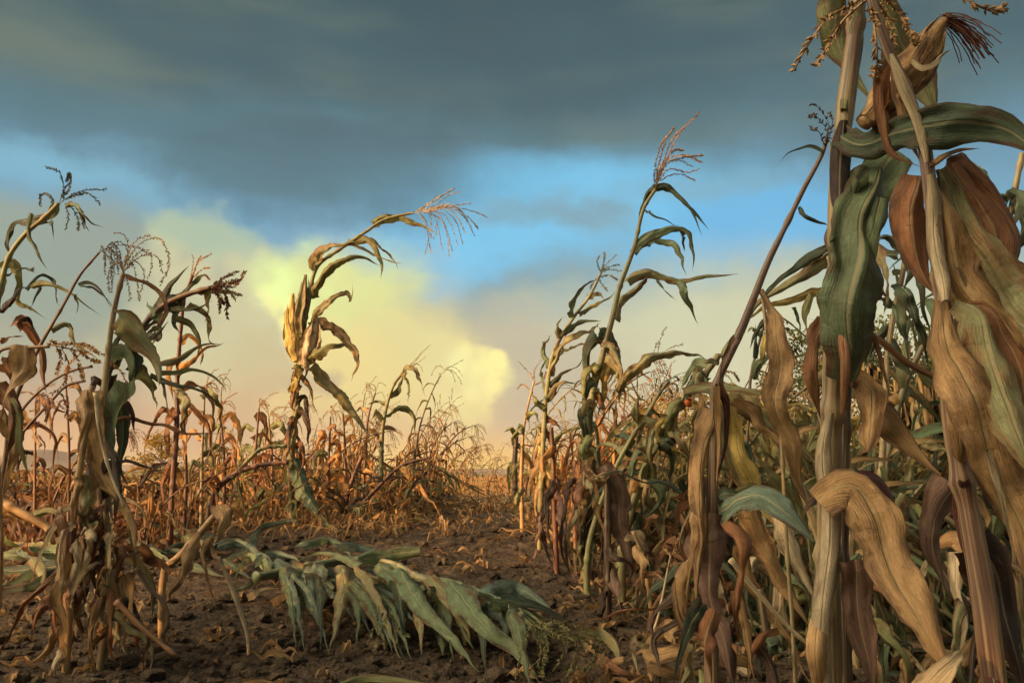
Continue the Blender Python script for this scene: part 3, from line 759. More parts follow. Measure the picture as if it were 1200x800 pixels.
# ------------------------------------------------------------------ the rows of maize
TW = ('wither', 'limp'); 
protos = {
 'dryA': gen_plant('maize_plant', 1.0, 101, TW, .5, 0, None, 17, .36, .034, ('ora', 'tan', 'brn', 'ora'), 'stk'),
 'dryB': gen_plant('maize_plant', .95, 102, TW, 1.0, .4, None, 18, .34, .032, ('ora', 'brn', 'tan'), 'red'),
 'dryC': gen_plant('maize_plant', 1.05, 103, ('wither',), .3, -.5, None, 16, .38, .036, ('ora', 'tan', 'yel'), 'stk'),
 'dryD': gen_plant('maize_plant', .9, 104, TW, 1.4, .1, None, 18, .32, .032, ('brn', 'ora', 'tan'), 'red', tassel=False, ear=True),
 'bentA': gen_plant('broken_maize_plant', 1.1, 105, TW, .3, .2, (.42, 2.1), 16, .38, .036, ('tan', 'ora', 'olv'), 'red'),
 'bentB': gen_plant('broken_maize_plant', 1.2, 106, ('limp', 'green'), .3, -.2, (.34, 2.2), 26, .42, .034, ('gt', 'grn', 'tan', 'olv'), 'stk'),
 'grnA': gen_plant('green_maize_plant', 1.2, 107, ('green', 'wither', 'wither'), .9, .1, None, 24, .42, .032, ('olv', 'gt', 'grn', 'yel'), 'stk', q=16),
 'grnB': gen_plant('green_maize_plant', 1.15, 108, ('green', 'limp'), 1.5, .3, None, 24, .44, .034, ('gt', 'grn', 'dgr', 'tan'), 'stk', q=16),
 'grnC': gen_plant('green_maize_plant', 1.1, 109, ('green',), .6, -.4, None, 17, .44, .044, ('grn', 'dgr', 'gt'), 'stk', q=16, ear=True),
 'flat': gen_plant('flattened_maize_plant', 1.15, 110, ('green', 'limp'), .0, 0, (.06, 1.50), 30, .44, .034, ('grn', 'gt', 'blu', 'dgr'), 'stk', q=16, tassel=False),
 'flatB': gen_plant('flattened_maize_plant', 1.05, 111, ('limp', 'wither'), .0, 0, (.08, 1.45), 30, .38, .030, ('tan', 'gt', 'brn', 'pale'), 'stk', tassel=False),
}
def row(pool, n, area, s, label, group, tint=None, rz=None, seed=0, keep=None):
    rnd = random.Random(seed); st = random.getstate(); random.seed(seed)
    k = 0
    while k < n:
        px, d = area(rnd)
        p = px_dir(px, 560); x = p.x / p.y * d
        if keep and not keep(x, d): continue
        k += 1
        nm = pool[rnd.randrange(len(pool))]
        place(protos[nm], (x, d, gzf(x, d) - .005), (rnd.uniform(-.7, .7) if rz is None else rnd.uniform(*rz)), s * rnd.uniform(.8, 1.18), label, group, tint)
    random.setstate(st)
lerp = lambda a, b, t: a + (b - a) * t
# left field, lit by the low sun
row(['dryA', 'dryB', 'dryC', 'dryD', 'bentA'], 46, lambda r: (r.uniform(232, 520), r.uniform(6.0, 8.5)), .86, 'dry orange brown maize plant in the low thicket left of the soil path',
    'dry maize plants of the left thicket', None, None, 1, lambda x, d: x < -.62 and x > -2.5)
row(['dryA', 'dryC', 'dryB', 'dryD'], 40, lambda r: (r.uniform(240, 560), r.uniform(8.5, 15)), .95, 'small dry maize plant in the far rows left of the path end',
    'dry maize plants of the far left rows', None, None, 2, lambda x, d: x < -.6)
# right of the path
row(['dryA', 'dryB', 'dryC', 'grnA', 'dryD'], 34, lambda r: (r.uniform(575, 700), r.uniform(7.5, 15)), 1.0, 'small dry maize plant in the far row right of the path end',
    'dry maize plants of the far right row', None, None, 3, lambda x, d: x > .05)
row(['dryB', 'dryD', 'dryA', 'grnA'], 20, lambda r: (r.uniform(622, 745), r.uniform(3.9, 7.4)), .92, 'rusty dry maize plant in the row edging the path on its right',
    'dry maize plants edging the path', (.95, .82, .75), None, 4, lambda x, d: x > .3)
row(['grnA', 'grnB', 'bentB', 'grnC', 'bentA', 'dryC'], 58, lambda r: (r.uniform(735, 1230), r.uniform(3.0, 7.0)), .80, 'tangled green and straw maize plant in the thicket right of the path',
    'tangled maize plants of the right thicket', None, None, 5, lambda x, d: x > .5)
row(['grnB', 'grnC', 'bentB', 'grnA'], 12, lambda r: (r.uniform(1000, 1240), r.uniform(2.6, 3.6)), 1.12, 'tall leafy green maize plant standing behind the far right foreground stalks',
    'tall green maize plants at the right', (.8, .95, .95), None, 6)
row(['flat', 'flatB', 'bentB'], 30, lambda r: (r.uniform(760, 1240), r.uniform(2.0, 4.2)), .9, 'flattened maize plant lying in the tangle on the right',
    'flattened maize plants of the right tangle', (.9, .95, .9), (-1.3, 1.3), 7, lambda x, d: x > .45)
row(['flatB', 'flat'], 7, lambda r: (r.uniform(470, 600), r.uniform(6.0, 7.4)), .7, 'flattened maize plant lying across the far end of the path',
    'flattened maize plants across the path', None, (-.5, .5), 8)
row(['dryB', 'bentA', 'dryD', 'dryA'], 13, lambda r: (r.uniform(-40, 250), r.uniform(3.6, 5.5)), .62, 'low dark dry maize plant behind the left foreground clump',
    'low dry maize plants at the left', (.8, .75, .7), None, 9)
row(['flatB', 'flatB', 'flat'], 10, lambda r: (r.uniform(-30, 420), r.uniform(4.2, 6.3)), .6, 'dry trampled maize plant lying before the lit thicket on the left',
    'trampled maize plants at the left', None, (-3, 3), 10)
row(['dryA', 'dryB', 'grnA', 'dryC'], 14, lambda r: (r.uniform(520, 585), r.uniform(9.0, 14)), .56, 'stunted maize plant closing the far end of the soil path',
    'stunted maize plants at the path end', None, None, 13)
# added outside the frame on the left: maize and trees that shade the foreground
row(['grnB', 'grnA', 'grnC', 'dryA'], 12, lambda r: (r.uniform(-2600, -1500), r.uniform(.4, 1.4)), 1.3, 'maize plant added outside the picture on the left for shade', 'maize plants added outside the picture for shade', None, None, 12)
for i, (x, y, h, w) in enumerate(((-6.5, -4.6, 4.6, 4.4), (-4.2, -6.4, 4.4, 4.2), (-7.6, -2.85, 3.6, 2.5))):
    tree('tree', x, y, h, w, ['leafy tree added behind the camera for shade', 'second leafy tree added behind the camera for shade', 'low leafy tree added left of the camera for shade'][i], 'tree', M_TREE, 20 + i, 9000, .2, .08)

# ================================================================== the plants one can tell apart
# ---- the tall lone plant left of the path
p = Plant(341, 608, 5.0, 'lone tall maize plant bowing to the right against the yellow cloud, golden husks halfway up')
p.stalk('341,608 341,555 343,515 348,452 352,411 361,357 372,312 395,294 431,270 449,258 485,249', 9, 3, 'olv', gap=.2, k=.8)
p.leaf('436,262 446,257 467,255 489,262 503,268 514,276', 13, 'olv', curl=.6, roll=[.2, .3, .6, 1.0])
p.leaf('369,318 370,306 381,294 399,288 415,284 428,281', 12, 'gt', curl=.9)
p.leaf('395,294 410,287 426,291 440,300 458,306 474,309', 6, 'gt', curl=1.0)
p.leaf('408,284 428,281 440,292 446,308 447,327', 11, 'olv', roll=[.4, .1, -.3, -.6])
p.leaf('420,282 438,284 450,296 460,304 466,316', 6, 'olv')
p.leaf('366,350 370,335 381,318 404,303 426,301 446,311', 15, 'olv', roll=[.2, .5, .2, 1.1])
p.leaf('366,380 372,366 384,353 396,346 408,343 411,353 413,330', 10, 'gt', roll=[0, .6, 1.2])
p.leaf('366,382 378,379 392,385 408,402 419,422 412,446', 17, 'tan', roll=[.8, .5, 0, -.5], curl=.8)
p.leaf('357,424 368,414 381,406 398,402 410,405 418,412', 15, 'olv', roll=[.3, 1.0, .5])
p.leaf('366,428 380,446 395,461 412,480 425,500 437,512', 20, 'gt', roll=[.1, 0, .2, -.2], curl=.3)
p.leaf('352,440 362,452 366,470 372,484', 8, 'tan')
p.leaf('349,470 345,490 342,520 340,540', 15, 'olv', curl=1.2); p.leaf('350,430 344,450 341,470', 15, 'yel', curl=1.2)
p.leaf('343,515 336,535 339,570 334,600', 8, 'tan', curl=1.0); p.leaf('345,500 352,530 350,560 356,590', 9, 'brn', curl=1.0)
p.leaf('343,536 352,562 366,592 388,618 404,640', 22, 'grn', d=[5.0, 4.6], roll=[0, .3, -.1, .4], curl=.5)
p.leaf('355,575 365,590 372,612 380,628', 8, 'tan')
p.ear('348,424 343,398 341,370 343,344', 15, 'yel'); p.ear('353,398 352,375 356,345 358,322', 14, 'gt', husks=4)
p.ear('358,430 362,408 368,384 371,368', 16, 'pale', husks=4)
p.leaf('372,312 376,300 382,292', 9, 'tan', curl=1.3)
p.tassel(['480,250 505,247 530,243 552,247 570,254', '488,248 505,238 520,228 532,221', '485,249 500,240 515,229', '492,247 508,252 514,268 518,292', '486,248 512,243 536,240 552,238', '490,248 518,250 528,262 536,286', '488,248 510,240 526,228 540,225', '494,248 516,256 524,276 526,300', '500,246 530,245 544,254 556,276', '490,249 500,262 502,280 506,296', '508,244 536,244 552,258 560,268', '496,247 514,250 522,266 530,294',
          '500,246 520,246 532,256 542,285', '500,246 524,243 534,252 545,272', '498,247 505,256 503,275 498,298', '506,244 530,240 540,248 548,260', '490,250 498,262 508,280 512,262'], 'pale', size=.013, sp=.009, r=.0013)
gl = random.Random(77)
for k in range(17):
    y = lerp(420, 585, k / 16); s_ = gl.choice((-1, 1)); l = gl.uniform(14, 30); x = lerp(352, 341, k / 16)
    p.leaf(f'{x},{y} {x + s_ * l * .25},{y - gl.uniform(-4, 6)} {x + s_ * l * gl.uniform(.2, .5)},{y + l * .7} {x + s_ * l * gl.uniform(.0, .5)},{y + l * 1.5}', gl.uniform(8, 13), gl.choice(['brn', 'olv', 'tan', 'dgr', 'sdk']), curl=gl.uniform(.6, 1.3))
# ---- its small neighbour
p = Plant(452, 600, 6.2, 'short maize plant with a hooked drooping leaf, right of the lone tall plant')
p.stalk('446,600 447,540 448,508 451,486 454,472 462,450 476,433', 7, 3, 'olv')
p.leaf('470,440 478,431 486,434 492,445 496,462', 9, 'gt'); p.leaf('474,436 480,450 478,472', 6, 'olv'); p.leaf('452,488 460,480 476,477 485,490 486,516', 10, 'olv', roll=[1, .5, 0, 0])
p.leaf('454,473 442,470 430,474', 6, 'olv'); p.leaf('458,466 468,448 474,436', 10, 'olv', curl=1.0); p.leaf('450,500 462,502 474,512', 6, 'tan'); p.leaf('448,512 438,520 434,536', 8, 'tan'); p.leaf('448,495 440,480 436,492', 7, 'olv')
p.tassel(['476,432 488,420 504,404', '476,432 490,424 499,418', '478,432 492,428 496,436', '476,432 486,424 494,412', '478,430 486,430 492,440'], 'tan')
p = Plant(424, 596, 6.6, 'thin dry plant with curled hair-like tassel beside the short hooked plant')
p.stalk('424,596 428,540 430,500 434,478 440,460', 5, 2, 'red')
p.tassel(['440,460 430,452 424,462', '440,460 446,448 452,452', '440,460 436,450 428,448', '440,462 448,460 452,470', '438,466 430,466 428,474'], 'tan')
for a in ('432,480 422,476 414,484', '430,505 440,510 444,524', '428,520 418,530 412,548'): p.leaf(a, 7, 'tan')
# ---- slanting broken stems in the left thicket
p = Plant(248, 600, 4.6, 'dark bare stem arching over from the left towards the lone tall plant', 'broken stem', name='broken_maize_plant')
p.stalk('246,598 254,574 274,556 300,546 338,541', 8, 5, 'red'); p.stalk('272,560 286,544 306,526 336,522', 6, 4, 'olv', ground=False, name='side_stem')
p.leaf('300,546 308,556 312,572', 6, 'brn'); p.leaf('256,570 250,556 246,548', 7, 'brn')
p = Plant(410, 606, 5.4, 'dark red slanting stem crossing the dry thicket right of the lone tall plant', 'broken stem', name='broken_maize_plant')
p.stalk('406,612 414,602 440,574 470,546 502,536', 5, 3, 'red'); p.leaf('414,600 405,612 400,634', 9, 'tan'); p.leaf('470,546 478,560 480,584', 7, 'ora'); p.leaf('440,574 452,586 456,604', 7, 'ora')
p = Plant(408, 585, 5.6, 'thick dark red stem leaning inside the dry thicket left of the path', 'broken stem', name='broken_maize_plant')
p.stalk('405,590 412,565 424,535', 6, 5, 'red'); p.leaf('424,535 434,544 438,566', 9, 'ora'); p.leaf('410,570 400,578 398,600', 9, 'ora')

# ---- mid right group
p = Plant(690, 668, 3.5, 'tallest maize plant right of the path, its upright tassel tilted right over hooked leaves')
p.stalk('686,664 688,600 688,540 693,470 707,413 717,375 726,337 743,290 755,243 768,222', 12, 4, 'olv', gap=.24, k=.75)
p.leaf('766,222 757,230 749,245 749,266', 12, 'dgr', curl=1.0); p.leaf('768,221 778,218 790,224 806,240 819,256 830,270', 11, 'dgr', roll=[.3, .8, .2, .6])
p.leaf('786,222 798,234 812,252 824,277', 6, 'grn'); p.leaf('757,246 764,250 778,257 800,267', 4, 'dgr', curl=1.2)
p.leaf('741,296 748,286 764,276 789,267 808,274 812,292 812,316', 15, 'grn', roll=[.4, .1, .9, .1]); p.leaf('750,288 762,283 781,283 796,296 803,322', 13, 'grn', roll=[1.0, .5, 0, .2])
p.leaf('797,270 800,284 802,295', 9, 'dgr')
p.leaf('734,330 744,324 760,320 781,323 798,327 828,324 864,320', 15, 'gt', roll=[.6, .2, 1.1, .2, 0]); p.leaf('796,328 802,342 808,358 818,378', 12, 'grn', roll=[.1, 0, .2]); p.leaf('770,328 780,342 793,353', 5, 'dgr')
p.leaf('720,372 728,352 743,338 752,330 762,322', 15, 'gt', curl=.9, roll=[.2, .5]); p.leaf('704,392 714,400 722,418 724,444', 24, 'dgr', roll=[.6, .1, 0], curl=.4)
p.leaf('700,394 690,410 688,434 692,458', 18, 'dgr', roll=[.3, .1, .2], curl=.6); p.leaf('722,458 742,434 760,420 781,413 808,413 830,421', 17, 'gt', roll=[.1, .1, .7, .4], curl=.5)
p.leaf('717,420 712,446 708,470 700,490', 18, 'yel', curl=.9); p.leaf('712,405 722,430 720,450', 14, 'olv'); p.leaf('690,500 684,530 690,560', 16, 'olv', curl=1.0)
p.leaf('690,540 698,570 702,610 708,650', 22, 'pur', curl=.6); p.leaf('686,560 676,590 680,640 672,690', 18, 'pur', curl=.9); p.leaf('690,520 702,540 712,560 730,580', 14, 'tan')
p.leaf('688,590 700,620 708,660 716,690', 16, 'brn'); p.leaf('686,580 670,610 664,650 668,680', 18, 'drk'); p.leaf('690,600 686,640 694,672 688,700', 20, 'drk')
p.tassel(['768,222 781,188 798,154 821,131', '768,220 772,192 779,168 790,150', '768,215 779,188 798,182 822,190', '768,215 784,190 806,184 824,182', '769,216 786,198 806,202 820,198', '770,214 790,204 805,206 814,212',
          '767,219 768,196 772,176 782,160', '770,210 780,192 796,188 812,196', '775,200 782,176 792,158 801,150', '768,222 776,196 786,180 800,176'], 'tan', size=.012, sp=.007, r=.0011)
for k in range(26):
    y = lerp(400, 645, k / 25); s_ = gl.choice((-1, 1)); l = gl.uniform(16, 38); x = np.interp(y, [413, 470, 540, 664], [707, 693, 688, 686])
    p.leaf(f'{x},{y} {x + s_ * l * .25},{y - gl.uniform(-4, 7)} {x + s_ * l * gl.uniform(.2, .6)},{y + l * .7} {x + s_ * l * gl.uniform(.0, .6)},{y + l * 1.5}', gl.uniform(9, 16), gl.choice(['brn', 'olv', 'tan', 'dgr', 'sdk', 'gt']), curl=gl.uniform(.5, 1.3))
p = Plant(640, 640, 4.1, 'slim maize plant leaning right with parallel swept leaves, beside the tallest right plant')
p.stalk('632,640 634,580 637,510 641,456 649,413 670,375 692,345 705,318', 8, 3, 'olv', gap=.18)
p.tassel(['705,318 712,308 722,299', '703,322 708,306 708,296', '705,318 716,312 726,310', '700,326 712,322 724,328', '700,324 706,334 712,340', '704,320 700,308 702,300', '706,318 718,316 728,318', '702,324 696,330 692,338'], 'gt', size=.012)
for a in ('672,373 674,352 684,338 700,328', '678,368 692,358 708,352 722,340', '660,392 684,376 704,376', '650,415 668,396 690,388 704,378', '648,424 664,410 684,404 700,410', '644,440 652,420 660,404 672,392',
          '642,452 660,436 676,428 684,416', '640,470 650,452 662,446 676,450', '638,480 628,470 622,452', '690,348 700,344 708,350', '656,398 652,384 660,372', '640,460 632,440 640,420', '644,430 636,410 646,392'):
    p.leaf(a, 10, random.choice(['gt', 'olv', 'dgr', 'grn']), curl=.8)
for a in ('637,500 628,516 624,545', '637,505 646,520 650,550', '636,530 626,550 622,580', '636,540 646,560 644,596', '635,560 628,590 632,618', '634,580 644,604 640,640', '637,490 650,494 660,508'):
    p.leaf(a, 13, random.choice(['tan', 'brn', 'olv', 'yel']), curl=1.0)
p.leaf('640,590 636,620 646,660 652,672', 20, 'drk', d=3.8); p.leaf('634,600 630,624 626,648 622,662', 14, 'pur', d=3.8)
p = Plant(622, 612, 4.6, 'dry wispy stem with a small broken tassel left of the slim leaning plant')
p.stalk('612,612 611,560 614,500 620,470 626,446', 6, 2, 'tan'); p.tassel(['626,446 618,434 608,424', '626,446 628,430 634,422', '622,458 612,450 606,456', '624,452 636,446 640,436'], 'ora')
for a in ('614,500 604,508 600,524', '616,490 626,486 632,496', '612,540 602,550 600,580', '612,530 622,548 620,570', '612,570 604,590 608,606'): p.leaf(a, 10, random.choice(['tan', 'ora', 'olv']), curl=1.0)
p = Plant(590, 596, 7.0, 'dark upright stub of a stem at the left end of the right row', 'broken stem', name='broken_maize_plant')
p.stalk('604,600 603,550 605,506', 7, 6, 'drk')
for a in ('604,520 612,530 610,556', '603,540 596,556 598,580', '604,510 598,502 590,506'): p.leaf(a, 9, 'olv')
# red stems and hanging dead leaves below the group
p = Plant(652, 660, 3.7, 'red brown stalk with dark withered leaves hanging to the soil beside the path')
p.stalk('652,660 650,600 648,540 646,500', 7, 5, 'red'); p.stalk('676,664 674,600 674,540', 8, 6, 'red', name='side_stem')
for a, w, c in (('650,560 640,596 646,640 652,668', 18, 'drk'), ('652,560 662,600 664,650 676,696', 20, 'pur'), ('674,545 684,580 680,630 690,680', 20, 'brn'), ('674,560 664,590 660,640 668,676', 16, 'drk'), ('674,560 690,590 706,640 704,690', 22, 'tan'),
                ('648,540 658,556 660,590', 14, 'ora'), ('646,520 636,540 634,570', 12, 'ora'), ('676,620 690,660 696,700 690,720', 16, 'drk'), ('650,520 664,506 680,500 690,508', 9, 'olv')): p.leaf(a, w, c, curl=1.0, d=[3.7, 3.5])
p = Plant(712, 716, 2.75, 'black rotted stalk with a long reddish hanging leaf in the middle right foreground')
p.stalk('712,716 712,640 712,558', 10, 8, 'drk'); p.leaf('708,545 722,570 728,620 742,672 760,706 766,730', 30, 'pur', roll=[.2, .1, -.1, .3], curl=.5)
p.leaf('712,560 700,560 690,545', 18, 'tan'); p.leaf('690,538 698,570 704,606 708,630', 20, 'tan', curl=.7); p.leaf('712,640 722,656 736,662 738,690', 24, 'drk'); p.leaf('712,660 724,700 734,740 740,765', 20, 'pur', curl=.8)
p.leaf('712,690 704,720 712,745', 16, 'drk'); p.leaf('712,600 704,640 700,690', 14, 'drk', curl=1.2)
p = Plant(760, 720, 2.7, 'pair of pale bent leaves on a short stem right of the black stalk')
p.stalk('764,724 760,690 752,650 742,622', 6, 4, 'tan'); p.leaf('736,629 748,634 756,646 762,664', 18, 'pale'); p.leaf('746,640 752,670 748,700', 14, 'tan'); p.leaf('758,680 770,700 772,730', 14, 'tan'); p.leaf('752,650 764,646 776,660 780,690', 14, 'pur')
p = Plant(766, 742, 2.3, 'thin pale grass-like stem rising from the curled leaves at the bottom', 'dry stem', name='dry_weed')
p.stalk('764,748 772,720 780,680 786,650', 4, 2, 'pale'); p.tassel(['786,650 792,640 796,628', '786,652 778,642 772,640', '782,664 792,660 800,662', '778,680 768,672 762,672'], 'tan')

# ---- leaning yellow green plants and arching leaves, centre right
p = Plant(742, 640, 3.0, 'yellow green stalk slanting up right into a broken joint with an orange cob tip')
p.stalk('730,640 752,560 774,508 800,470 828,436 842,416', 11, 8, 'olv', gap=.22, k=.9)
p.leaf('842,416 850,404 858,396', 16, 'olv', curl=1.0); p.leaf('826,440 812,448 804,462 800,474', 20, 'dgr', curl=.8); p.leaf('828,430 816,424 804,440 796,462', 18, 'grn'); p.leaf('800,470 790,480 782,500 776,520', 18, 'olv', curl=.9)
p.leaf('780,505 792,500 812,486 832,476', 14, 'olv'); p.leaf('770,515 760,530 758,560', 14, 'yel'); p.leaf('786,500 798,520 812,540 820,560', 16, 'gt'); p.leaf('752,560 740,575 738,600', 14, 'ora'); p.leaf('762,540 748,536 736,540 722,536', 8, 'tan')
p.leaf('842,424 826,422 812,425', 8, 'gt'); p.tassel(['842,440 850,452 852,466', '846,436 856,444 860,458', '844,440 844,456 842,468', '848,436 858,436 866,446'], 'tan')
for k in range(18):
    t = k / 17; y = lerp(440, 625, t); s_ = gl.choice((-1, 1)); l = gl.uniform(18, 42); x = np.interp(y, [436, 508, 560, 640], [828, 774, 752, 730])
    p.leaf(f'{x},{y} {x + s_ * l * .25},{y - gl.uniform(-4, 9)} {x + s_ * l * gl.uniform(.2, .7)},{y + l * .6} {x + s_ * l * gl.uniform(.0, .7)},{y + l * 1.3}', gl.uniform(10, 18), gl.choice(['gt', 'olv', 'tan', 'dgr', 'yel', 'grn']), curl=gl.uniform(.5, 1.3))
def knob(parent, px, py, d, w):
    c = P(px, py, d); r = w * .5 * d / FPX; rng = np.random.default_rng(3); ico = bmesh_ico(); V = []; t = np.linspace(0, 1, 12)
    cc = np.array([np.array(c) + np.array([0.1, 0, 1]) * (u - .5) * r * 2.3 for u in t]); Vt, F, U = tube(cc, r * np.sqrt(np.maximum(.02, 1 - (2 * t - 1) ** 2)) , 14)
    return mesh_obj('cob_tip', Vt + rng.normal(size=Vt.shape) * r * .05, F, M_TASSEL, parent, rgb(196, 92, 40), U)
knob(p.root, 807, 471, 2.95, 10)
p = Plant(700, 640, 3.2, 'maize plant with a small fan tassel in front of the pale sky gap')
p.stalk('690,640 716,560 742,510 760,482 772,462 784,446', 8, 4, 'olv'); p.tassel(['772,462 780,446 790,442 795,446', '774,460 782,450 790,450 794,458', '774,462 784,456 788,466', '772,464 782,464 784,474', '772,462 768,454 770,444'], 'dgr')
for a in ('752,494 744,484 746,470 758,468', '746,502 760,500 770,510 776,530', '740,512 726,506 716,512', '736,524 744,540 744,560', '760,484 770,486 776,500', '730,530 720,520 706,520 696,532'): p.leaf(a, 13, random.choice(['dgr', 'olv', 'gt']))

# ---- dark leaning stalk of the right foreground
p = Plant(832, 780, 1.40, 'brown stalk leaning right to a thin bare top, dead leaves hanging from its foot')
p.stalk('834,800 834,700 834,600 836,520 840,452 866,392 883,350 900,307 920,266 941,223 964,179 968,165', 19, 5, 'sdk', gap=.30, k=1.2)
p.tassel(['965,172 971,145 961,128 950,121', '968,170 968,150 956,136 948,138', '966,176 972,160 976,142 972,132', '966,170 960,155 950,150'], 'drk', size=.009, r=.0008, sp=.012)
p.leaf('964,178 950,173 936,174 924,178 915,187', 6, 'dgr', roll=[.8, .3, 0]); p.leaf('936,242 945,252 958,260 970,264', 8, 'dgr', roll=[.4, .2])
p.leaf('866,392 856,412 848,432 842,452', 24, 'pur', curl=1.4, roll=0)
p.leaf('841,450 834,480 832,520 838,570', 12, 'brn', curl=1.1, d=1.36); p.leaf('844,452 850,480 848,530 842,566', 12, 'red', curl=1.0, d=1.36); p.leaf('838,452 842,490 840,540 841,570', 13, 'tan', curl=1.0, d=1.34)
p.leaf('836,480 824,540 818,590 824,640 812,720', 34, 'tan', d=[1.40, 1.34], roll=[.5, .3, .4], curl=.7)
p.leaf('834,600 830,650 834,700 846,750 862,800', 46, 'pur', d=[1.38, 1.28], roll=[.1, .3, -.1, .5], curl=.4)
p.leaf('822,560 810,600 806,660 806,712', 22, 'tan', d=1.40, curl=.8); p.leaf('850,610 866,640 862,700 870,760', 24, 'brn', d=1.36, curl=.9)
p.leaf('841,606 850,592 868,582 892,580 920,596 956,634', 44, 'blu', d=[1.40, 1.22], roll=[1.2, .8, .35, .2], curl=.25, tip=2.2); p.leaf('842,600 846,620 856,640 858,652', 30, 'drk', d=1.42, roll=.4)
p.leaf('824,706 812,730 802,756 788,800', 30, 'dgr', d=[1.34, 1.2], roll=[.6, .3, .5], k=.7); p.leaf('862,690 872,734 884,796', 20, 'tan', d=1.34); p.leaf('836,712 826,750 832,800', 26, 'brn', d=1.3)
p.leaf('858,700 880,740 876,800', 18, 'tan', d=1.4); p.leaf('820,650 800,700 806,760 798,800', 22, 'tan', d=1.42, curl=.8)
p = Plant(990, 790, 1.75, 'bundle of pale yellow leaves arching down right from behind the brown leaning stalk')
p.stalk('985,800 975,700 950,600 905,505 872,462 855,450', 12, 8, 'stk')
p.leaf('852,462 862,500 872,545 896,590 926,640', 26, 'yel', d=1.7, roll=.4, curl=.5, peak=.5); p.leaf('856,460 880,480 906,500 940,524 964,560', 20, 'gt', d=1.72, roll=[.3, .6])
p.leaf('860,470 890,500 920,530 950,560', 20, 'tan', d=1.68); p.leaf('800,459 830,455 862,455 909,462 944,472', 13, 'gt', d=1.7, roll=[.2, .7, .5]); p.leaf('862,458 884,466 900,480 925,490', 14, 'yel', d=1.75)
p.leaf('878,600 892,630 915,680 952,736', 34, 'tan', d=1.6, roll=[.2, .4]); p.leaf('914,600 930,640 946,680 960,710', 28, 'pale', d=1.62, roll=[.1, .4]); p.leaf('840,475 850,520 870,570 890,620 905,660', 18, 'gt', d=1.75)
p.stalk('856,655 880,685 902,710 930,740 958,764', 6, 4, 'pale', d=1.5, ground=False, name='side_stem'); p.leaf('860,640 890,700 930,760 950,800', 26, 'tan', d=1.7, curl=.6); p.leaf('900,560 940,600 950,660', 22, 'olv', d=1.85)
# long hanging tan leaf between the two
p = Plant(924, 700, 1.55, 'thin stem with one long tan leaf hanging straight down beside the pale front stalk')
p.stalk('928,720 922,640 918,560 912,470 900,400 893,342', 5, 4, 'stk')
p.leaf('893,340 908,378 916,417 908,462 922,510 932,548 946,596', 30, 'tan', roll=[.9, .1, .2, -.2, .3, .1], curl=[.6, .3, .2, .7], base=.3, peak=.35, tip=2.2)
# leaves crossing the blue gap
p = Plant(1000, 700, 2.1, 'green maize plant behind the pale front stalk with yellow edged leaves arching left')
p.stalk('1000,720 996,600 990,500 986,420 980,340 972,300', 12, 8, 'stk')
p.leaf('984,300 950,318 920,334 890,357 868,396', 20, 'gt', roll=[.3, .1, .4], curl=.5); p.leaf('984,335 958,345 927,352 886,366 862,388', 14, 'yel', roll=[.3, .5, .2]); p.leaf('975,290 945,306 915,330 884,362', 15, 'dgr', roll=[.5, .3])
p.leaf('905,380 896,400 892,420 899,426', 12, 'yel'); p.leaf('900,372 886,392 878,410', 8, 'dgr'); p.leaf('930,360 936,380 938,400', 8, 'dgr'); p.leaf('950,345 940,370 946,392 938,410', 10, 'olv')
p.leaf('985,400 950,412 920,420 890,430', 12, 'olv'); p.leaf('986,420 960,440 930,446 915,466', 16, 'gt')
p = Plant(880, 600, 2.6, 'thin dark stalk with narrow grey green leaves left of the pale front stalk')
p.stalk('872,640 874,540 878,480 880,440 890,400 898,370', 5, 3, 'sdk'); p.leaf('880,444 890,426 902,412 905,402', 12, 'grn', roll=.3); p.leaf('884,420 888,395 884,380', 8, 'dgr'); p.leaf('896,376 904,384 908,400', 9, 'dgr'); p.leaf('878,480 886,470 896,475', 9, 'olv'); p.leaf('892,396 882,384 876,390', 8, 'gt')
p.tassel(['898,370 904,360 912,372', '898,372 908,368 916,380', '898,370 894,358 900,350'], 'tan')

# ---- pale thick front stalk
p = Plant(985, 800, 1.05, 'thick pale front stalk rising out of the top, wrapped in torn green and tan leaves')
p.stalk('972,1010 972,880 972,800 970,700 972,600 974,500 978,420 982,330 982,243 988,150 994,100 998,67 1005,7 1010,-60', 32, 20, 'stk', gap=.165, k=.7)
p.stalk('996,1010 994,880 992,800 988,700 988,600 990,500 992,440', 15, 13, 'sdk', d=1.09, name='side_stem', k=.6)
SH = dict(prof=[.35, .85, 1, 1, .95, .9, .5], roll=0)
p.leaf('1006,5 1002,40 998,67 992,110 990,128', 25, 'olv', curl=1.35, mat=M_HUSK, name='sheath', d=1.035, **SH)
p.leaf('989,140 984,180 982,215 982,246', 34, 'drk', curl=1.35, mat=M_HUSK, name='sheath', d=1.02, k=.55, **SH)
p.leaf('985,338 980,380 976,425 980,486', 27, 'tan', curl=1.3, mat=M_HUSK, name='sheath', d=1.02, **SH)
p.leaf('992,345 990,380 990,430 985,486', 15, 'brn', curl=1.2, mat=M_HUSK, name='sheath', d=1.015, **SH)
p.leaf('976,484 966,540 970,600 966,700 968,800 970,880', 28, 'pale', curl=1.3, mat=M_HUSK, name='sheath', d=1.03, k=.62, **SH)
p.leaf('960,700 958,760 962,830', 24, 'tan', curl=1.2, mat=M_HUSK, name='sheath', d=1.02, **SH)
p.leaf('1046,178 1024,206 1004,240 986,285 974,345', 62, 'grn', d=[1.06, .99], roll=[-.3, .2, .1], curl=.7, ruf=.12, label='torn green leaf wrapped round the stalk', nx=13)
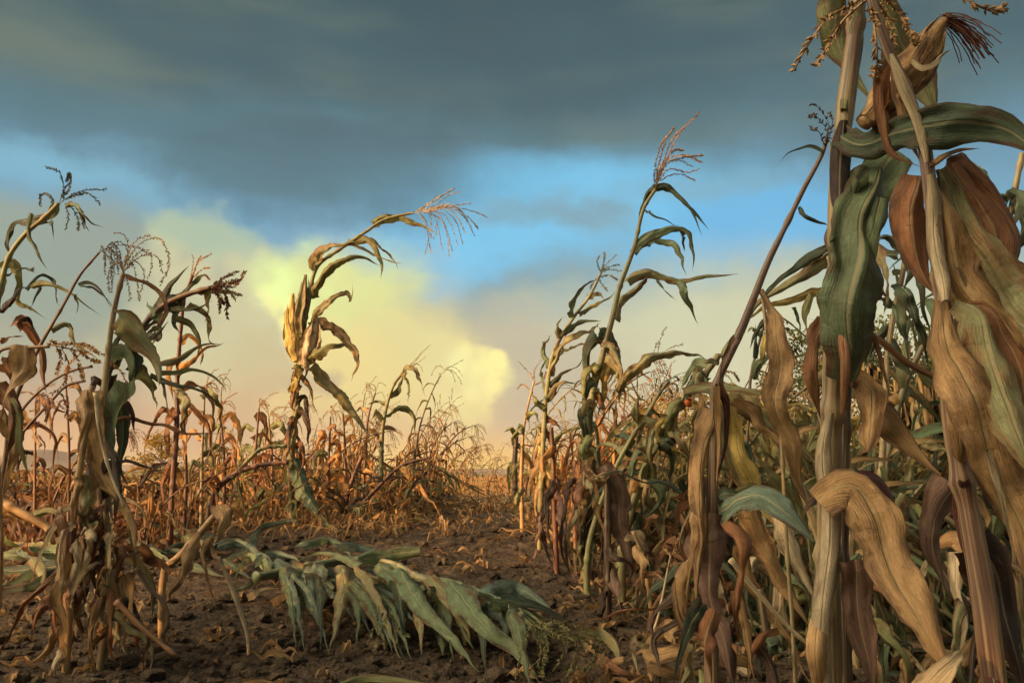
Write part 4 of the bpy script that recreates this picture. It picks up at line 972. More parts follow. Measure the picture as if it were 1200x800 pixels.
p.leaf('1030,195 1016,240 1006,290 1000,340 994,400 990,452', 74, 'grn', k=.75, d=[1.0, 1.0], roll=[.5, .2, .1, .1], curl=.3, ruf=.12, prof=[.5, .75, .9, 1, 1, .95, .9, .75, .5], nx=17, rag=.15)
p.leaf('1030,230 1022,280 1014,330 1008,362', 40, 'grn', d=.99, roll=.2, curl=.6, ruf=.2, nx=13, rag=.3); p.leaf('1010,212 1000,240 990,262 972,282', 30, 'grn', d=.985, curl=.9, roll=.2)
p.leaf('966,374 952,402 950,430 956,462 963,490', 28, 'brn', d=1.04, roll=[.7, .2, .3], curl=.6); p.leaf('988,372 1006,378 1022,396 1032,425 1045,462', 20, 'brn', d=[1.05, .97], roll=[.8, .3, 0, .2], curl=.6)
p.leaf('988,444 1004,444 1018,456 1022,485 1020,530', 40, 'tan', d=[1.03, .96], roll=[.7, .1, 0, .2], curl=.7, base=.5, peak=.6, tip=3)
p.leaf('1032,486 1046,500 1066,522 1104,556', 38, 'tan', d=1.0, roll=[.3, .1, .2], curl=.5)
p.stalk('1002,382 1030,398 1062,424 1104,446', 9, 7, 'brn', d=1.08, ground=False, name='side_stem')
p.leaf('955,584 975,570 1000,570 1018,600 1036,640 1058,690 1084,745 1118,790', 66, 'tan', d=[1.0, .86], roll=[.9, .5, .25, .1, 0, .2, .3], curl=[.4, .3, .35, .5], base=.85, peak=.3, tip=2.0, pinch=.15, label='broad tan leaf folded over and hanging forward', nx=13, k=.85)
p.leaf('1010,560 1030,572 1044,600 1052,640', 34, 'red', d=1.04, roll=[.8, .2, .1], curl=.6, k=1.3)
p.leaf('1000,655 1004,690 1010,740 1024,815', 52, 'pur', d=1.0, roll=[.1, 0, .2], curl=.5, peak=.5, nx=13); p.leaf('984,560 1000,590 1004,640', 24, 'drk', d=1.1)
# top leaves behind
p.leaf('985,-20 978,10 982,50 1000,90 1018,118', 46, 'olv', d=1.12, roll=[.4, .2], curl=.4, k=.8); p.leaf('1022,-20 1040,20 1062,60 1086,100 1096,138', 52, 'olv', d=1.14, roll=[.1, .1, .4], curl=.4, k=.75, peak=.6, nx=13)
p.leaf('986,156 1010,166 1040,160 1080,152 1133,146 1180,152 1215,172 1250,190', 50, 'dgr', d=[1.03, .9, .85], roll=[.3, .2, .15, .2, .5], curl=.5, base=.7, peak=.4, tip=3, label='long grey green leaf reaching level to the right edge', nx=13, k=1.15)
p.leaf('1060,270 1066,300 1058,340', 24, 'dgr', d=1.15)
# ---- big right stalk
p = Plant(1180, 900, .90, 'nearest maize stalk at the right edge, dark red below, with huge drooping tan leaves')
p.stalk('1195,1100 1182,900 1165,796 1152,695 1134,594 1126,555 1117,500 1110,420 1104,350 1096,267 1088,205 1082,165 1059,98 1042,61 1022,2 1010,-40', 34, 11, 'pur', gap=.21, k=.6)
p.leaf('1126,560 1134,600 1150,690 1168,800 1176,880', 34, 'red', curl=1.3, mat=M_HUSK, name='sheath', d=.885, k=.9, **SH)
p.leaf('1112,400 1116,450 1120,500 1127,548', 27, 'tan', curl=1.3, mat=M_HUSK, name='sheath', d=.885, **SH)
p.leaf('1089,204 1095,260 1101,310 1107,352', 26, 'pale', curl=1.3, mat=M_HUSK, name='sheath', d=.88, k=.85, **SH)
p.leaf('1044,64 1058,98 1070,130 1086,190', 17, 'pale', curl=1.3, mat=M_HUSK, name='sheath', d=.885, **SH)
p.leaf('1046,70 1034,100 1034,140 1048,180 1066,188 1080,194', 26, 'brn', d=[.92, .9], roll=[.9, .1, 0, .5, .8], curl=.5, k=1.1); p.leaf('1050,84 1056,120 1062,155 1078,190', 24, 'tan', d=.91, roll=[.3, .2], curl=.6)
p.leaf('1084,196 1100,186 1120,178 1148,174', 12, 'tan', d=.9, roll=.6); p.leaf('1078,205 1066,240 1070,280 1082,318 1096,345', 46, 'brn', d=.93, roll=[.3, .1, .2], curl=.5, tip=3, nx=13)
p.leaf('1100,200 1118,238 1138,286 1166,335 1204,378 1262,420', 78, 'gt', d=[.915, .90, .86], roll=[.7, .2, .3, .1], curl=[1.2, .5, .7], prof=[.3, .6, .85, 1, 1, .9], nx=17, ruf=.05, label='green and tan leaf sweeping out of the right edge', wob=.01, k=.95)
p.leaf('1098,206 1106,250 1118,300 1140,345 1180,392 1230,440', 56, 'tan', d=[.905, .895, .87], roll=[.5, .1, .25, .1], curl=[1.0, .6, .9], prof=[.4, .7, .9, 1, 1, .9], nx=13, ruf=.05, wob=.01)
p.leaf('1116,190 1140,226 1160,268 1176,315 1210,350 1250,380', 52, 'brn', d=[.925, .915, .88], roll=[.3, .3, .1, .3], curl=[.9, .5, .8], prof=[.4, .8, 1, 1, .9, .7], nx=13, ruf=.06, wob=.01)
p.leaf('1108,200 1140,230 1168,270 1180,330', 60, 'brn', d=.93, roll=.2, curl=.5, tip=2.5, nx=13)
p.leaf('1104,352 1114,400 1132,452 1160,520 1192,610 1214,700', 58, 'tan', k=.9, d=[.885, .84], roll=[.6, .1, .3, .0, .3], curl=[1.1, .7, .4, .9], base=.45, peak=.4, tip=3, nx=15, ruf=.07, label='long tan leaf hanging down the right edge')
p.leaf('1122,354 1142,366 1160,410 1182,470 1206,560', 56, 'gt', d=[.88, .80], roll=[1.0, .4, .1, .3], curl=[.9, .5, .9], base=.5, peak=.45, tip=3, nx=15, ruf=.06, k=.85)
p.leaf('1128,360 1150,358 1176,396 1200,450 1226,520', 46, 'brn', d=[.89, .82], roll=[.9, .3, .5, .2], curl=[.9, .6], base=.5, peak=.45, tip=3, nx=13, ruf=.06)
p.leaf('1112,372 1124,430 1146,490 1172,560 1190,640', 30, 'pale', d=[.88, .83], roll=[.2, .6, .3], curl=.9, base=.6, nx=11, k=.8)
p.leaf('1160,400 1190,440 1230,480', 60, 'yel', d=.95, roll=.2, tip=3)
p.leaf('1150,640 1170,680 1186,740 1200,820', 60, 'drk', d=.93, roll=.3); p.leaf('1120,570 1100,600 1092,640 1106,690', 46, 'pur', d=.98, roll=[.4, .2], curl=.7, k=.8)
p.leaf('1070,830 1092,796 1112,772 1126,762', 40, 'pale', d=.88, roll=[.2, .3, .5], curl=.4, tip=1.6, label='pale leaf tip rising from the bottom edge', k=.75, nx=11)
# crossing ear with brush of silk
p.ear('1012,146 1046,106 1074,72 1096,36 1112,18', 34, 'tan', d=.95, husks=6, silk='1104,22 1122,30 1138,44 1150,60', silkc='red')
for o in p.root.children:
    if o.name.startswith('ear'): o['label'] = 'pinkish ear in husks with a drooping brush of red brown silk'
p.leaf('1070,70 1086,76 1104,62 1112,58', 10, 'pale', d=.93); p.leaf('1040,96 1060,120 1074,100 1090,84', 12, 'tan', d=.93)
p.tassel(['1020,-10 995,8 971,20 952,45 940,64 931,82', '1015,0 990,22 978,40 966,60 956,78', '1030,-10 1052,14 1066,34 1076,54', '1018,0 1026,40 1028,70 1024,92', '1100,-20 1130,-2 1153,10 1177,10', '1026,0 1040,20 1046,50'],
         'tan', r=.0016, sp=.0065, size=.011, d=.92)

# ---- plants behind at the far right
p = Plant(1150, 560, 2.2, 'dark green drooping plant hanging from a bent stalk at the right edge')
p.stalk('1190,640 1180,500 1172,400 1176,300 1188,230 1198,180', 10, 7, 'stk')
for a, w, c in (('1178,225 1168,240 1162,270 1160,300', 16, 'dgr'), ('1180,225 1190,240 1184,270 1176,290', 18, 'dgr'), ('1176,240 1166,270 1172,300 1166,330', 16, 'grn'), ('1184,240 1200,262 1192,290 1180,310', 18, 'dgr'), ('1178,300 1170,320 1174,345', 16, 'gt'),
                ('1186,330 1196,350 1192,380', 18, 'olv'), ('1176,350 1160,370 1156,400', 14, 'dgr'), ('1176,262 1180,290 1186,316', 12, 'dgr')): p.leaf(a, w, c)
p.tassel(['1140,190 1158,206 1164,230 1160,252', '1136,196 1150,210 1156,232', '1134,198 1144,216 1148,236', '1138,192 1152,200 1160,214'], 'olv', d=2.3)
p = Plant(1045, 560, 2.4, 'slanting dark green plant in the blue gap between the two thickest front stalks')
p.stalk('1030,640 1036,500 1042,400 1056,330 1064,280', 9, 6, 'stk')
for a, w, c in (('1058,290 1040,276 1024,282', 13, 'dgr'), ('1052,300 1036,296 1024,286 1018,300', 14, 'dgr'), ('1060,285 1070,270 1062,250', 14, 'grn'), ('1024,290 1034,310 1040,340 1034,370', 22, 'gt'), ('1024,310 1030,340 1040,352', 14, 'yel'),
                ('1050,330 1066,350 1080,390 1090,430', 20, 'dgr'), ('1048,350 1056,380 1068,410', 16, 'grn'), ('1044,320 1066,316 1088,326', 9, 'olv'), ('1040,380 1024,400 1016,430', 14, 'dgr'), ('1042,400 1060,420 1074,450', 20, 'dgr'), ('1046,360 1028,352 1012,360 1004,376', 12, 'dgr'),
                ('1066,250 1072,280 1080,310 1084,350 1090,400', 22, 'dgr')): p.leaf(a, w, c)

# ---- left cluster: plant at the top left corner
p = Plant(-5, 650, 2.6, 'dark plant at the left edge whose tassel is topmost on that side')
p.stalk('-6,650 -8,560 -8,450 -6,380 2,330 11,300 32,272 52,255 69,238', 12, 5, 'olv')
p.tassel(['70,238 82,230 100,223 123,222', '70,236 75,220 71,204 55,196', '76,234 92,228 106,228 118,240', '74,236 76,222 84,210 80,204', '64,242 56,228 49,227 47,240', '76,238 80,252 78,268', '80,238 90,252 92,270', '82,236 96,248 98,268', '72,232 82,216 82,206 78,212'], 'dgr', size=.011, sp=.006, r=.0012)
for a, w, c in (('52,256 38,258 20,260 11,272 8,288 12,300', 17, 'dgr'), ('66,240 60,250 42,262 30,275', 14, 'grn'), ('76,240 88,243 100,254 109,262 122,268', 8, 'grn'), ('38,250 34,262 34,276 42,298 56,316', 8, 'grn'), ('90,244 96,258 106,274', 6, 'dgr'),
                ('58,258 62,268 62,282', 6, 'dgr'), ('0,312 16,308 24,330 20,352 34,362 57,376', 15, 'olv'), ('0,368 14,350 22,341 37,336', 14, 'drk'), ('34,336 52,334 82,345 98,356 118,368', 9, 'olv'), ('34,340 50,322 60,328 64,345 71,360', 7, 'dgr'),
                ('48,336 40,350 36,362', 5, 'dgr'), ('-6,320 2,326 14,318', 16, 'drk'), ('40,316 30,314 16,318', 4, 'dgr'), ('0,320 4,340 -6,360', 18, 'dgr')): p.leaf(a, w, c)
p = Plant(8, 640, 2.5, 'slim dark stalk slanting up right from the left edge with a feathery tassel')
p.stalk('-6,640 6,540 15,478 45,409 75,356 94,322 116,296', 8, 3, 'sdk')
p.tassel([], 'sdk', auto=(116, 296, 45, 62, 11, 2.8), size=.009, r=.0010); p.leaf('92,334 103,331 114,335 131,364', 5, 'dgr'); p.leaf('90,345 92,358 88,370', 4, 'dgr')
p.leaf('19,381 30,376 42,398 50,425 53,460', 19, 'brn', roll=[.4, .1, 0, .2]); p.leaf('60,387 79,382 90,400 114,421', 9, 'olv'); p.leaf('22,376 34,372 40,384 34,390', 12, 'drk')
p = Plant(14, 640, 2.3, 'dry plant at the left edge with a bowed tan tassel and hanging brown leaves')
p.stalk('0,660 -2,560 -8,470 -10,430 0,411 38,407 58,406', 8, 4, 'tan')
p.tassel(['56,405 80,402 100,404 112,412', '60,405 90,404 120,416 140,434 151,452', '64,405 88,410 104,414', '66,406 72,418 66,438', '72,408 80,425 72,452 62,460', '84,408 92,424 98,444', '56,404 62,400 66,402', '90,408 104,420 116,424'], 'ora', size=.013, sp=.008, r=.0014)
for a, w, c in (('30,405 26,430 10,460 0,492', 32, 'tan'), ('0,400 12,396 28,394', 10, 'brn'), ('-4,450 8,470 14,500 6,540', 24, 'brn'), ('10,470 22,492 24,520 38,567', 16, 'olv'), ('0,480 14,520 10,560 -6,600', 20, 'tan'), ('4,425 14,440 8,470', 22, 'brn')): p.leaf(a, w, c, curl=.7)
p = Plant(62, 640, 2.8, 'two thin black stems curving up right behind the bowed tan tassel', 'bare stem', name='bare_maize_plant')
p.stalk('6,560 20,490 50,455 80,436 108,429', 4, 3, 'drk', ground=False); p.stalk('-6,620 4,540 24,510 60,470 78,452 100,446', 5, 3, 'drk', name='side_stem')
for a, w, c in (('56,470 66,480 78,482', 10, 'brn'), ('30,500 44,496 60,510 62,560', 12, 'brn'), ('50,462 56,486 52,500', 10, 'brn'), ('26,480 40,500 48,530', 9, 'tan')): p.leaf(a, w, c)
p.tassel(['66,470 78,480 88,482 92,496', '70,460 76,470 80,490', '78,460 80,476 76,488'], 'drk', size=.008)
# ---- the shaggy foreground clump
p = Plant(112, 760, 2.12, 'shaggy clump of dead tan maize in the left foreground, one leaf bent like a knee')
p.stalk('78,770 82,700 84,650 86,608 92,560 98,520 106,470 108,452', 9, 7, 'tan', gap=.2); p.stalk('84,700 82,660 85,612', 10, 10, 'red', name='side_stem', ground=False, d=2.1)
p.stalk('120,770 130,700 126,600 122,520 122,465 127,412 133,367 144,320', 12, 6, 'stk', d=2.2, name='side_stem')
p.leaf('109,458 112,500 118,535 130,570 145,594 157,616 161,650', 36, 'tan', d=[2.1, 2.0], roll=[.2, .1, .2, .6, .2, .1], curl=.4, base=.5, label='long tan leaf bent at a knee')
p.leaf('161,645 172,660 190,668 206,672', 17, 'brn', d=2.0); p.stalk('112,460 116,500 128,550 146,594', 5, 3, 'pale', d=2.02, ground=False, name='midrib')
for a, w, c in (('104,455 98,500 94,534', 16, 'tan'), ('147,448 142,480 136,510 133,545', 32, 'grn'), ('100,556 104,580 103,604 108,626', 30, 'gt'), ('92,552 86,590 84,620', 12, 'tan'), ('76,622 78,660 72,700 76,752 70,800', 22, 'tan'),
                ('92,628 96,650 90,690 84,715', 24, 'pale'), ('84,670 66,690 50,704 33,720', 14, 'tan'), ('62,742 50,764 28,796', 18, 'tan'), ('146,672 153,700 150,735 139,768', 19, 'tan'), ('122,688 110,706 112,722 125,734', 18, 'pale'),
                ('128,628 112,640 96,655', 20, 'tan'), ('60,700 44,720 36,748', 16, 'brn'), ('90,700 86,730 80,760 90,790', 18, 'brn'), ('100,660 120,668 150,660', 13, 'tan'), ('124,540 118,580 120,620 110,650', 22, 'drk'), ('134,540 140,580 132,620', 20, 'drk'),
                ('96,600 110,640 104,680', 22, 'gt'), ('116,700 106,740 112,790', 14, 'tan'), ('130,690 126,740 136,780', 14, 'brn'), ('70,760 60,780 66,800', 14, 'pale'), ('122,735 108,750 88,776', 12, 'tan'), ('100,690 94,720 104,748', 16, 'drk'), ('140,640 134,680 144,700', 16, 'brn')):
    p.leaf(a, w, c, curl=.8, k=.95)
p.stalk('160,665 176,690 192,706 197,724 190,746', 6, 4, 'sdk', d=2.05, ground=False, name='side_stem'); p.stalk('136,704 170,738 206,768', 7, 5, 'brn', d=2.0, ground=False, name='side_stem')
p.tassel(['120,590 118,620 114,650'], 'tan', d=2.05); p.tassel(['128,600 134,630 130,650'], 'tan', d=2.05); p.tassel(['144,320 152,300 166,284 182,278 194,290 198,310 188,335', '146,318 150,296 162,280 176,276', '144,320 158,300 170,292 178,304 172,330', '145,318 160,306 168,316 166,340', '144,318 150,290 146,276 132,272', '146,316 166,300 184,300 190,318', '145,318 156,310 160,330 164,352',
          '144,320 140,300 128,292 122,302', '144,318 136,306 128,318 128,340', '145,318 150,330 152,350'], 'tan', d=2.2, size=.009, r=.0010, sp=.008)
p.leaf('147,322 160,330 175,333 190,343 194,360 188,380 176,402', 13, 'brn', d=2.15, roll=[1, .6, .2, .3]); p.leaf('135,370 148,378 162,396 176,412 184,432 188,450', 32, 'gt', d=2.1, roll=[.7, .2, 0, .3], curl=.5)
p.leaf('94,334 112,336 126,350 132,366', 6, 'olv', d=2.2)
def shag(n, box, cols, wr, dr, lr, seed):
    g = random.Random(seed)
    for _ in range(n):
        x = g.uniform(box[0], box[2]); y = g.uniform(box[1], box[3]); l = g.uniform(*lr); s = g.choice((-1, 1)); d0 = g.uniform(*dr)
        f = g.uniform(-.2, .55) * s; q = g.random(); l2 = l * (.35 if q < .2 else 1)
        p.leaf(f'{x},{y} {x + f * l * .5},{y - l2 * g.uniform(-.35, .12)} {x + f * l},{y + l2 * g.uniform(.3, .55)} {x + f * l * g.uniform(.5, 1.5)},{y + l2}', g.uniform(*wr), g.choice(cols), d=[d0, d0 * g.uniform(.95, 1.03)], curl=g.uniform(.5, 1.4))
shag(46, (66, 590, 150, 730), ['tan', 'brn', 'pale', 'tan', 'gt', 'brn', 'sdk'], (7, 18), (2.05, 2.3), (36, 110), 31)
# ---- leafy bundle
p = Plant(150, 700, 2.5, 'dense leafy maize bundle leaning right behind the clump, ending in a dark brush-like tassel')
p.stalk('118,700 118,600 118,500 127,436 157,396 187,361 217,346 247,337', 14, 6, 'sdk')
for a, w, c in (('180,372 190,352 204,332 221,311', 13, 'dgr'), ('195,360 214,344 232,326 243,322', 20, 'dgr'), ('186,358 210,346 240,341 268,342 282,345', 13, 'olv'), ('245,340 245,362 240,378', 11, 'gt'), ('205,372 222,380 232,398 232,420', 11, 'olv'), ('221,356 240,372 246,400 258,404', 11, 'gt'),
                ('150,402 170,384 190,372 212,356', 20, 'drk'), ('140,420 160,400 180,390 196,376', 22, 'dgr'), ('128,432 146,420 152,440 150,470', 24, 'grn'), ('150,410 158,430 156,460', 18, 'dgr'), ('186,428 210,420 238,405 260,403', 8, 'gt'), ('188,438 220,434 250,440 264,458', 8, 'olv'),
                ('176,440 200,450 230,458 262,478', 8, 'dgr'), ('160,430 176,450 184,480', 18, 'olv'), ('122,450 110,440 104,460 96,500', 18, 'drk'), ('122,480 134,470 150,482 160,510', 18, 'drk'), ('130,440 120,470 128,520', 22, 'drk'), ('150,400 176,420 190,450 200,490', 14, 'gt'),
                ('120,520 134,540 128,590 140,620', 24, 'drk'), ('118,540 104,560 96,600 100,650', 22, 'drk'), ('136,470 146,500 140,540 150,570', 18, 'dgr'), ('184,362 186,384 178,404', 12, 'gt'), ('212,352 204,372 210,392', 9, 'dgr'), ('200,366 226,362 250,352', 10, 'dgr'),
                ('120,500 150,490 190,500 230,510 262,506', 8, 'brn'), ('140,540 170,545 200,560', 7, 'drk'), ('126,560 140,580 170,600 176,640', 13, 'tan'), ('130,410 138,396 150,392', 12, 'dgr')): p.leaf(a, w, c)
p.tassel(['247,337 258,334 272,336 287,318', '247,337 262,326 278,318', '248,338 264,334 280,330', '248,338 262,342 268,360', '248,336 256,346 258,366', '250,336 266,338 276,350', '250,336 260,328 268,322', '250,338 270,342 282,346', '252,336 264,346 266,372', '250,336 268,330 284,326', '250,338 258,350 262,356'], 'brn', size=.012, sp=.005, r=.0012, k=.55)
for a in ('185,384 176,390 164,394', '190,376 180,372 170,352'): p.leaf(a, 12, 'grn')
# ---- warm lit stalk behind
p = Plant(203, 605, 3.9, 'red gold lit stalk with rust brown leaves behind the leafy bundle')
p.stalk('200,612 203,560 207,500 208,440 212,385 216,350 226,322', 8, 4, 'red'); p.stalk('216,612 218,560 214,480', 5, 4, 'red', name='side_stem')
p.tassel(['226,325 232,308 248,297', '226,325 230,310 236,300', '226,325 236,316 246,314', '222,330 226,312 226,300', '226,326 238,322 246,328'], 'ora')
for a, w, c in (('208,440 220,424 240,408 262,402', 9, 'ora'), ('209,420 200,440 204,470', 12, 'ora'), ('208,460 224,450 244,462 252,500', 10, 'brn'), ('207,480 196,500 198,540', 14, 'brn'), ('206,500 218,520 214,560', 13, 'ora'), ('204,540 194,560 192,596', 13, 'brn'), ('204,550 216,575 210,604', 13, 'ora'),
                ('212,400 224,396 236,410 234,430', 11, 'ora'), ('207,450 214,480 210,510', 13, 'gt'), ('203,570 216,590 226,610', 10, 'tan'), ('208,470 230,480 246,510 240,550', 8, 'brn'), ('207,490 190,480 176,500 168,540', 8, 'brn')): p.leaf(a, w, c)
for i, (px, py, top, d, lab) in enumerate(((236, 606, 455, 4.4, 'thin dry stalk with rusty hanging leaves, first right of the red gold stalk'), (262, 604, 480, 4.9, 'small dry plant with curled leaves between the red gold stalk and the arching stem'),
                                          (298, 604, 478, 5.6, 'wispy pale stalk with an airy tassel left of the lone tall plant'), (318, 604, 490, 5.9, 'wispy orange stalk just left of the lone tall plant'), (80, 620, 440, 3.6, 'thin dark stalk with limp leaves behind the left edge plants'),
                                          (40, 620, 470, 3.8, 'limp brown plant nearest the hills at the left'), (384, 600, 488, 5.8, 'golden dry plant just right of the lone tall plant'), (404, 600, 484, 6.3, 'pale gold dry plant with an airy tassel behind the slanting red stem'))):
    p = Plant(px, py, d, lab, seed=400 + i); g = random.Random(i); x = px + g.uniform(-6, 6)
    p.stalk(f'{px},{py} {px + 1},{(py + top) / 2} {x},{top}', 5, 2, g.choice(['red', 'stk', 'brn']))
    p.tassel([], 'ora', auto=(x, top, g.uniform(60, 100), 30, 7, 1.4), size=.012, r=.0012)
    for k in range(8):
        y = lerp(top + 12, py - 25, k / 7); s = (-1) ** k; l = g.uniform(14, 26)
        p.leaf(f'{px},{y} {px + s * l * .5},{y - g.uniform(0, 9)} {px + s * l * .8},{y + l * .6} {px + s * l * .75},{y + l * g.uniform(1.2, 1.9)}', g.uniform(7, 11), g.choice(['ora', 'tan', 'brn', 'olv'] if d > 4 else ['brn', 'tan', 'sdk']), curl=g.uniform(.6, 1.4))

p = Plant(905, 800, 1.62, 'heap of limp tan and green leaves filling the gaps between the right foreground stalks')
p.stalk('905,840 900,760 890,690', 10, 7, 'sdk')
shag(52, (800, 640, 1180, 790), ['tan', 'brn', 'pale', 'gt', 'dgr', 'sdk', 'sdk', 'olv'], (8, 22), (1.5, 2.0), (60, 150), 32)
shag(40, (860, 500, 1190, 680), ['olv', 'dgr', 'gt', 'grn', 'sdk', 'tan'], (8, 20), (1.7, 2.3), (50, 120), 33)
# ---- stems and bent leaves right of the clump
p = Plant(204, 700, 2.45, 'tan broken stem leaning right to a knee with two crumpled leaves hanging from it', 'broken stem', name='broken_maize_plant')
p.stalk('196,662 204,657 234,625 252,604 264,594', 9, 8, 'tan', d=2.4)
for a, w in (('256,588 262,610 256,626 250,634', 22), ('236,622 226,640 216,660 204,690 196,706', 20), ('250,628 240,650 244,676 250,706', 11), ('262,596 266,612 260,630', 14)): p.leaf(a, w, 'tan', curl=.7, d=2.4)
p = Plant(291, 745, 2.35, 'straight pale stick stuck slanting in the bare soil left of the fallen green plant', 'dry stem', name='dry_weed')
p.stalk('291,748 280,712 268,680 256,652', 5, 5, 'pale', gap=.3); p.leaf('256,652 250,640 246,632', 6, 'tan')
p = Plant(20, 600, 2.9, 'tan stem lying slanted at the left edge among trampled leaves', 'broken stem', name='broken_maize_plant')
p.stalk('60,622 52,615 20,598 -8,580', 11, 8, 'tan', ground=False)
for a in ('10,600 30,620 20,650', '30,610 60,600 80,620', '-6,620 20,640 50,650', '0,590 20,610 10,640', '40,615 34,640 50,655'): p.leaf(a, 14, random.choice(['tan', 'olv', 'brn']))

# ---- the fallen green plant in front
p = Plant(330, 672, 2.35, 'fallen green maize plant lying across the soil in the centre foreground')
def fpts(txt, h0, h1):
    q = parse(txt); n = len(q); return [PG(x, y, lerp(h0, h1, (i / (n - 1)) ** 1.1)).y for i, (x, y) in enumerate(q)]
def fleaf(txt, w, c='grn', h0=.13, h1=.02, **kw):
    w = w * .84
    kw.setdefault('ruf', .05); kw.setdefault('pinch', .08); kw.setdefault('curl', .3); kw.setdefault('cmul', .5); kw.setdefault('tip', 1.05)
    if 'roll' not in kw: r0 = p.rng.uniform(-.5, .7); kw['roll'] = [r0, r0 + p.rng.uniform(-.3, .3), r0 + p.rng.uniform(-.5, .5)]
    dd = fpts(txt, h0, h1); p.leaf(txt, w, c, d=dd, wob=0, **kw)
p.stalk('300,676 320,672 360,664 418,656 450,662 490,676 530,684 570,699 612,722', 11, 9, 'grn', d=fpts('300,676 320,672 360,664 418,656 450,662 490,676 530,684 570,699 612,722', .10, .10), ground=False, gap=.22)
dst = fpts('418,656 450,662 490,676', .1, .1)
fleaf('420,657 440,652 466,648 492,645', 24, 'grn', .13, .16, curl=1.2, prof=[.7, 1, 1, .8], roll=0); p.stalk('438,656 462,662 490,676 506,682', 10, 8, 'gt', d=fpts('438,656 462,662 490,676 506,682', .12, .12), ground=False, name='side_stem')
FK = dict(nx=11)
fleaf('340,676 322,668 304,652 290,640 276,634 262,636 252,646', 15, 'blu', .1, .10); fleaf('318,668 300,655 290,652 282,664 274,680', 18, 'grn', .1, .03, roll=[.9, .3, .1]); fleaf('290,652 296,632 314,615 338,610 348,616', 15, 'dgr', .06, .13); fleaf('352,640 366,634 386,632 404,642 414,656', 19, 'grn', .14, .1, roll=[.8, .5, .4])
fleaf('398,662 404,680 400,704 394,735 385,766', 25, 'gt', .15, .02, roll=[.2, 0, .1], curl=.5, k=1.15); fleaf('342,656 354,668 358,690 354,712 357,734', 17, 'dgr', .12, .02, roll=[.8, .2, .2]); fleaf('406,690 416,706 420,730 415,762', 9, 'grn', .12, .02)
fleaf('414,664 432,690 446,716 460,750 472,778', 18, 'gt', .15, .02, curl=.6); fleaf('446,660 462,676 484,698 510,728 520,768', 36, 'grn', .15, .02, roll=[.6, .2, .1], curl=.4, **FK)
fleaf('466,664 480,690 500,718 530,748 560,786', 34, 'grn', .16, .02, roll=[.5, .1, .2], curl=.4, k=1.1, **FK); fleaf('502,676 520,692 536,716 548,740 552,758', 30, 'gt', .15, .03, roll=[.4, .1, .2], curl=.5, **FK)
fleaf('526,680 546,706 570,736 600,758 634,800', 42, 'grn', .16, .02, roll=[.5, .1, .1, .2], curl=.4, k=1.1, base=.45, **FK); fleaf('566,700 584,690 604,687 630,702 650,722', 38, 'blu', .12, .05, roll=[.9, .4, .2, .2], curl=.4, k=1.15, **FK)
fleaf('596,712 612,720 628,732 644,756', 18, 'grn', .12, .03); fleaf('540,686 556,700 568,726 576,752', 22, 'dgr', .12, .03); fleaf('488,676 498,700 500,730 508,744', 22, 'dgr', .12, .03); fleaf('440,664 436,690 446,716 452,742', 24, 'dgr', .12, .03)
fleaf('452,690 458,720 466,752 474,776', 20, 'dgr', .1, .02, k=.9); fleaf('380,660 372,680 380,706 372,724', 16, 'dgr', .12, .02); fleaf('366,662 384,672 396,668 414,680', 16, 'blu', .14, .12); fleaf('420,662 400,652 372,648 344,660 326,672', 15, 'grn', .15, .05)
fleaf('326,672 340,690 352,706 346,730', 14, 'dgr', .1, .02); fleaf('372,664 392,690 404,692 420,700', 14, 'dgr', .12, .05); fleaf('310,674 296,684 284,690 270,690', 12, 'dgr', .08, .03); fleaf('300,660 320,650 340,652 352,660', 14, 'blu', .10, .10)
fleaf('396,640 420,640 446,648 470,660', 16, 'blu', .17, .12); fleaf('400,668 420,678 446,684 470,700', 18, 'dgr', .12, .06); fleaf('336,684 360,700 380,712', 10, 'tan', .04, .02); fleaf('290,700 310,690 330,688', 12, 'pale', .03, .02); fleaf('320,706 340,696 366,700', 16, 'tan', .04, .02)
rg = random.Random(4)
for k in range(62):
    t = rg.random(); x0 = lerp(320, 610, t); y0 = lerp(662, 712, t) + rg.uniform(-6, 6); l = rg.uniform(40, 96); a = R(rg.uniform(8, 88))
    fleaf(f'{x0},{y0} {x0 + l * .4 * math.cos(a)},{y0 + l * .25 * math.sin(a)} {x0 + l * .75 * math.cos(a)},{y0 + l * .7 * math.sin(a)} {x0 + l * math.cos(a)},{y0 + l * 1.15 * math.sin(a)}', rg.uniform(9, 24), rg.choice(['dgr', 'grn', 'grn', 'blu', 'blu', 'gt']), .12, .03, k=1.0)
p.tassel(['450,716 446,736 440,762', '452,718 450,742 452,760', '444,710 440,730 432,752', '460,720 470,740 480,744', '456,716 462,730 466,752'], 'olv', d=2.02, size=.010)
p.tassel([f'{620 + rg.uniform(-6, 10)},{724 + rg.uniform(-5, 8)} {640 + k * 5},{738 + rg.uniform(-6, 8)} {650 + k * 8 + rg.uniform(-9, 9)},{758 + rg.uniform(-8, 8)} {640 + k * 8 + rg.uniform(-9, 9)},{786 + rg.uniform(-9, 9)}' for k in range(-4, 8)], 'olv', d=1.92, size=.010, sp=.006, k=.7)

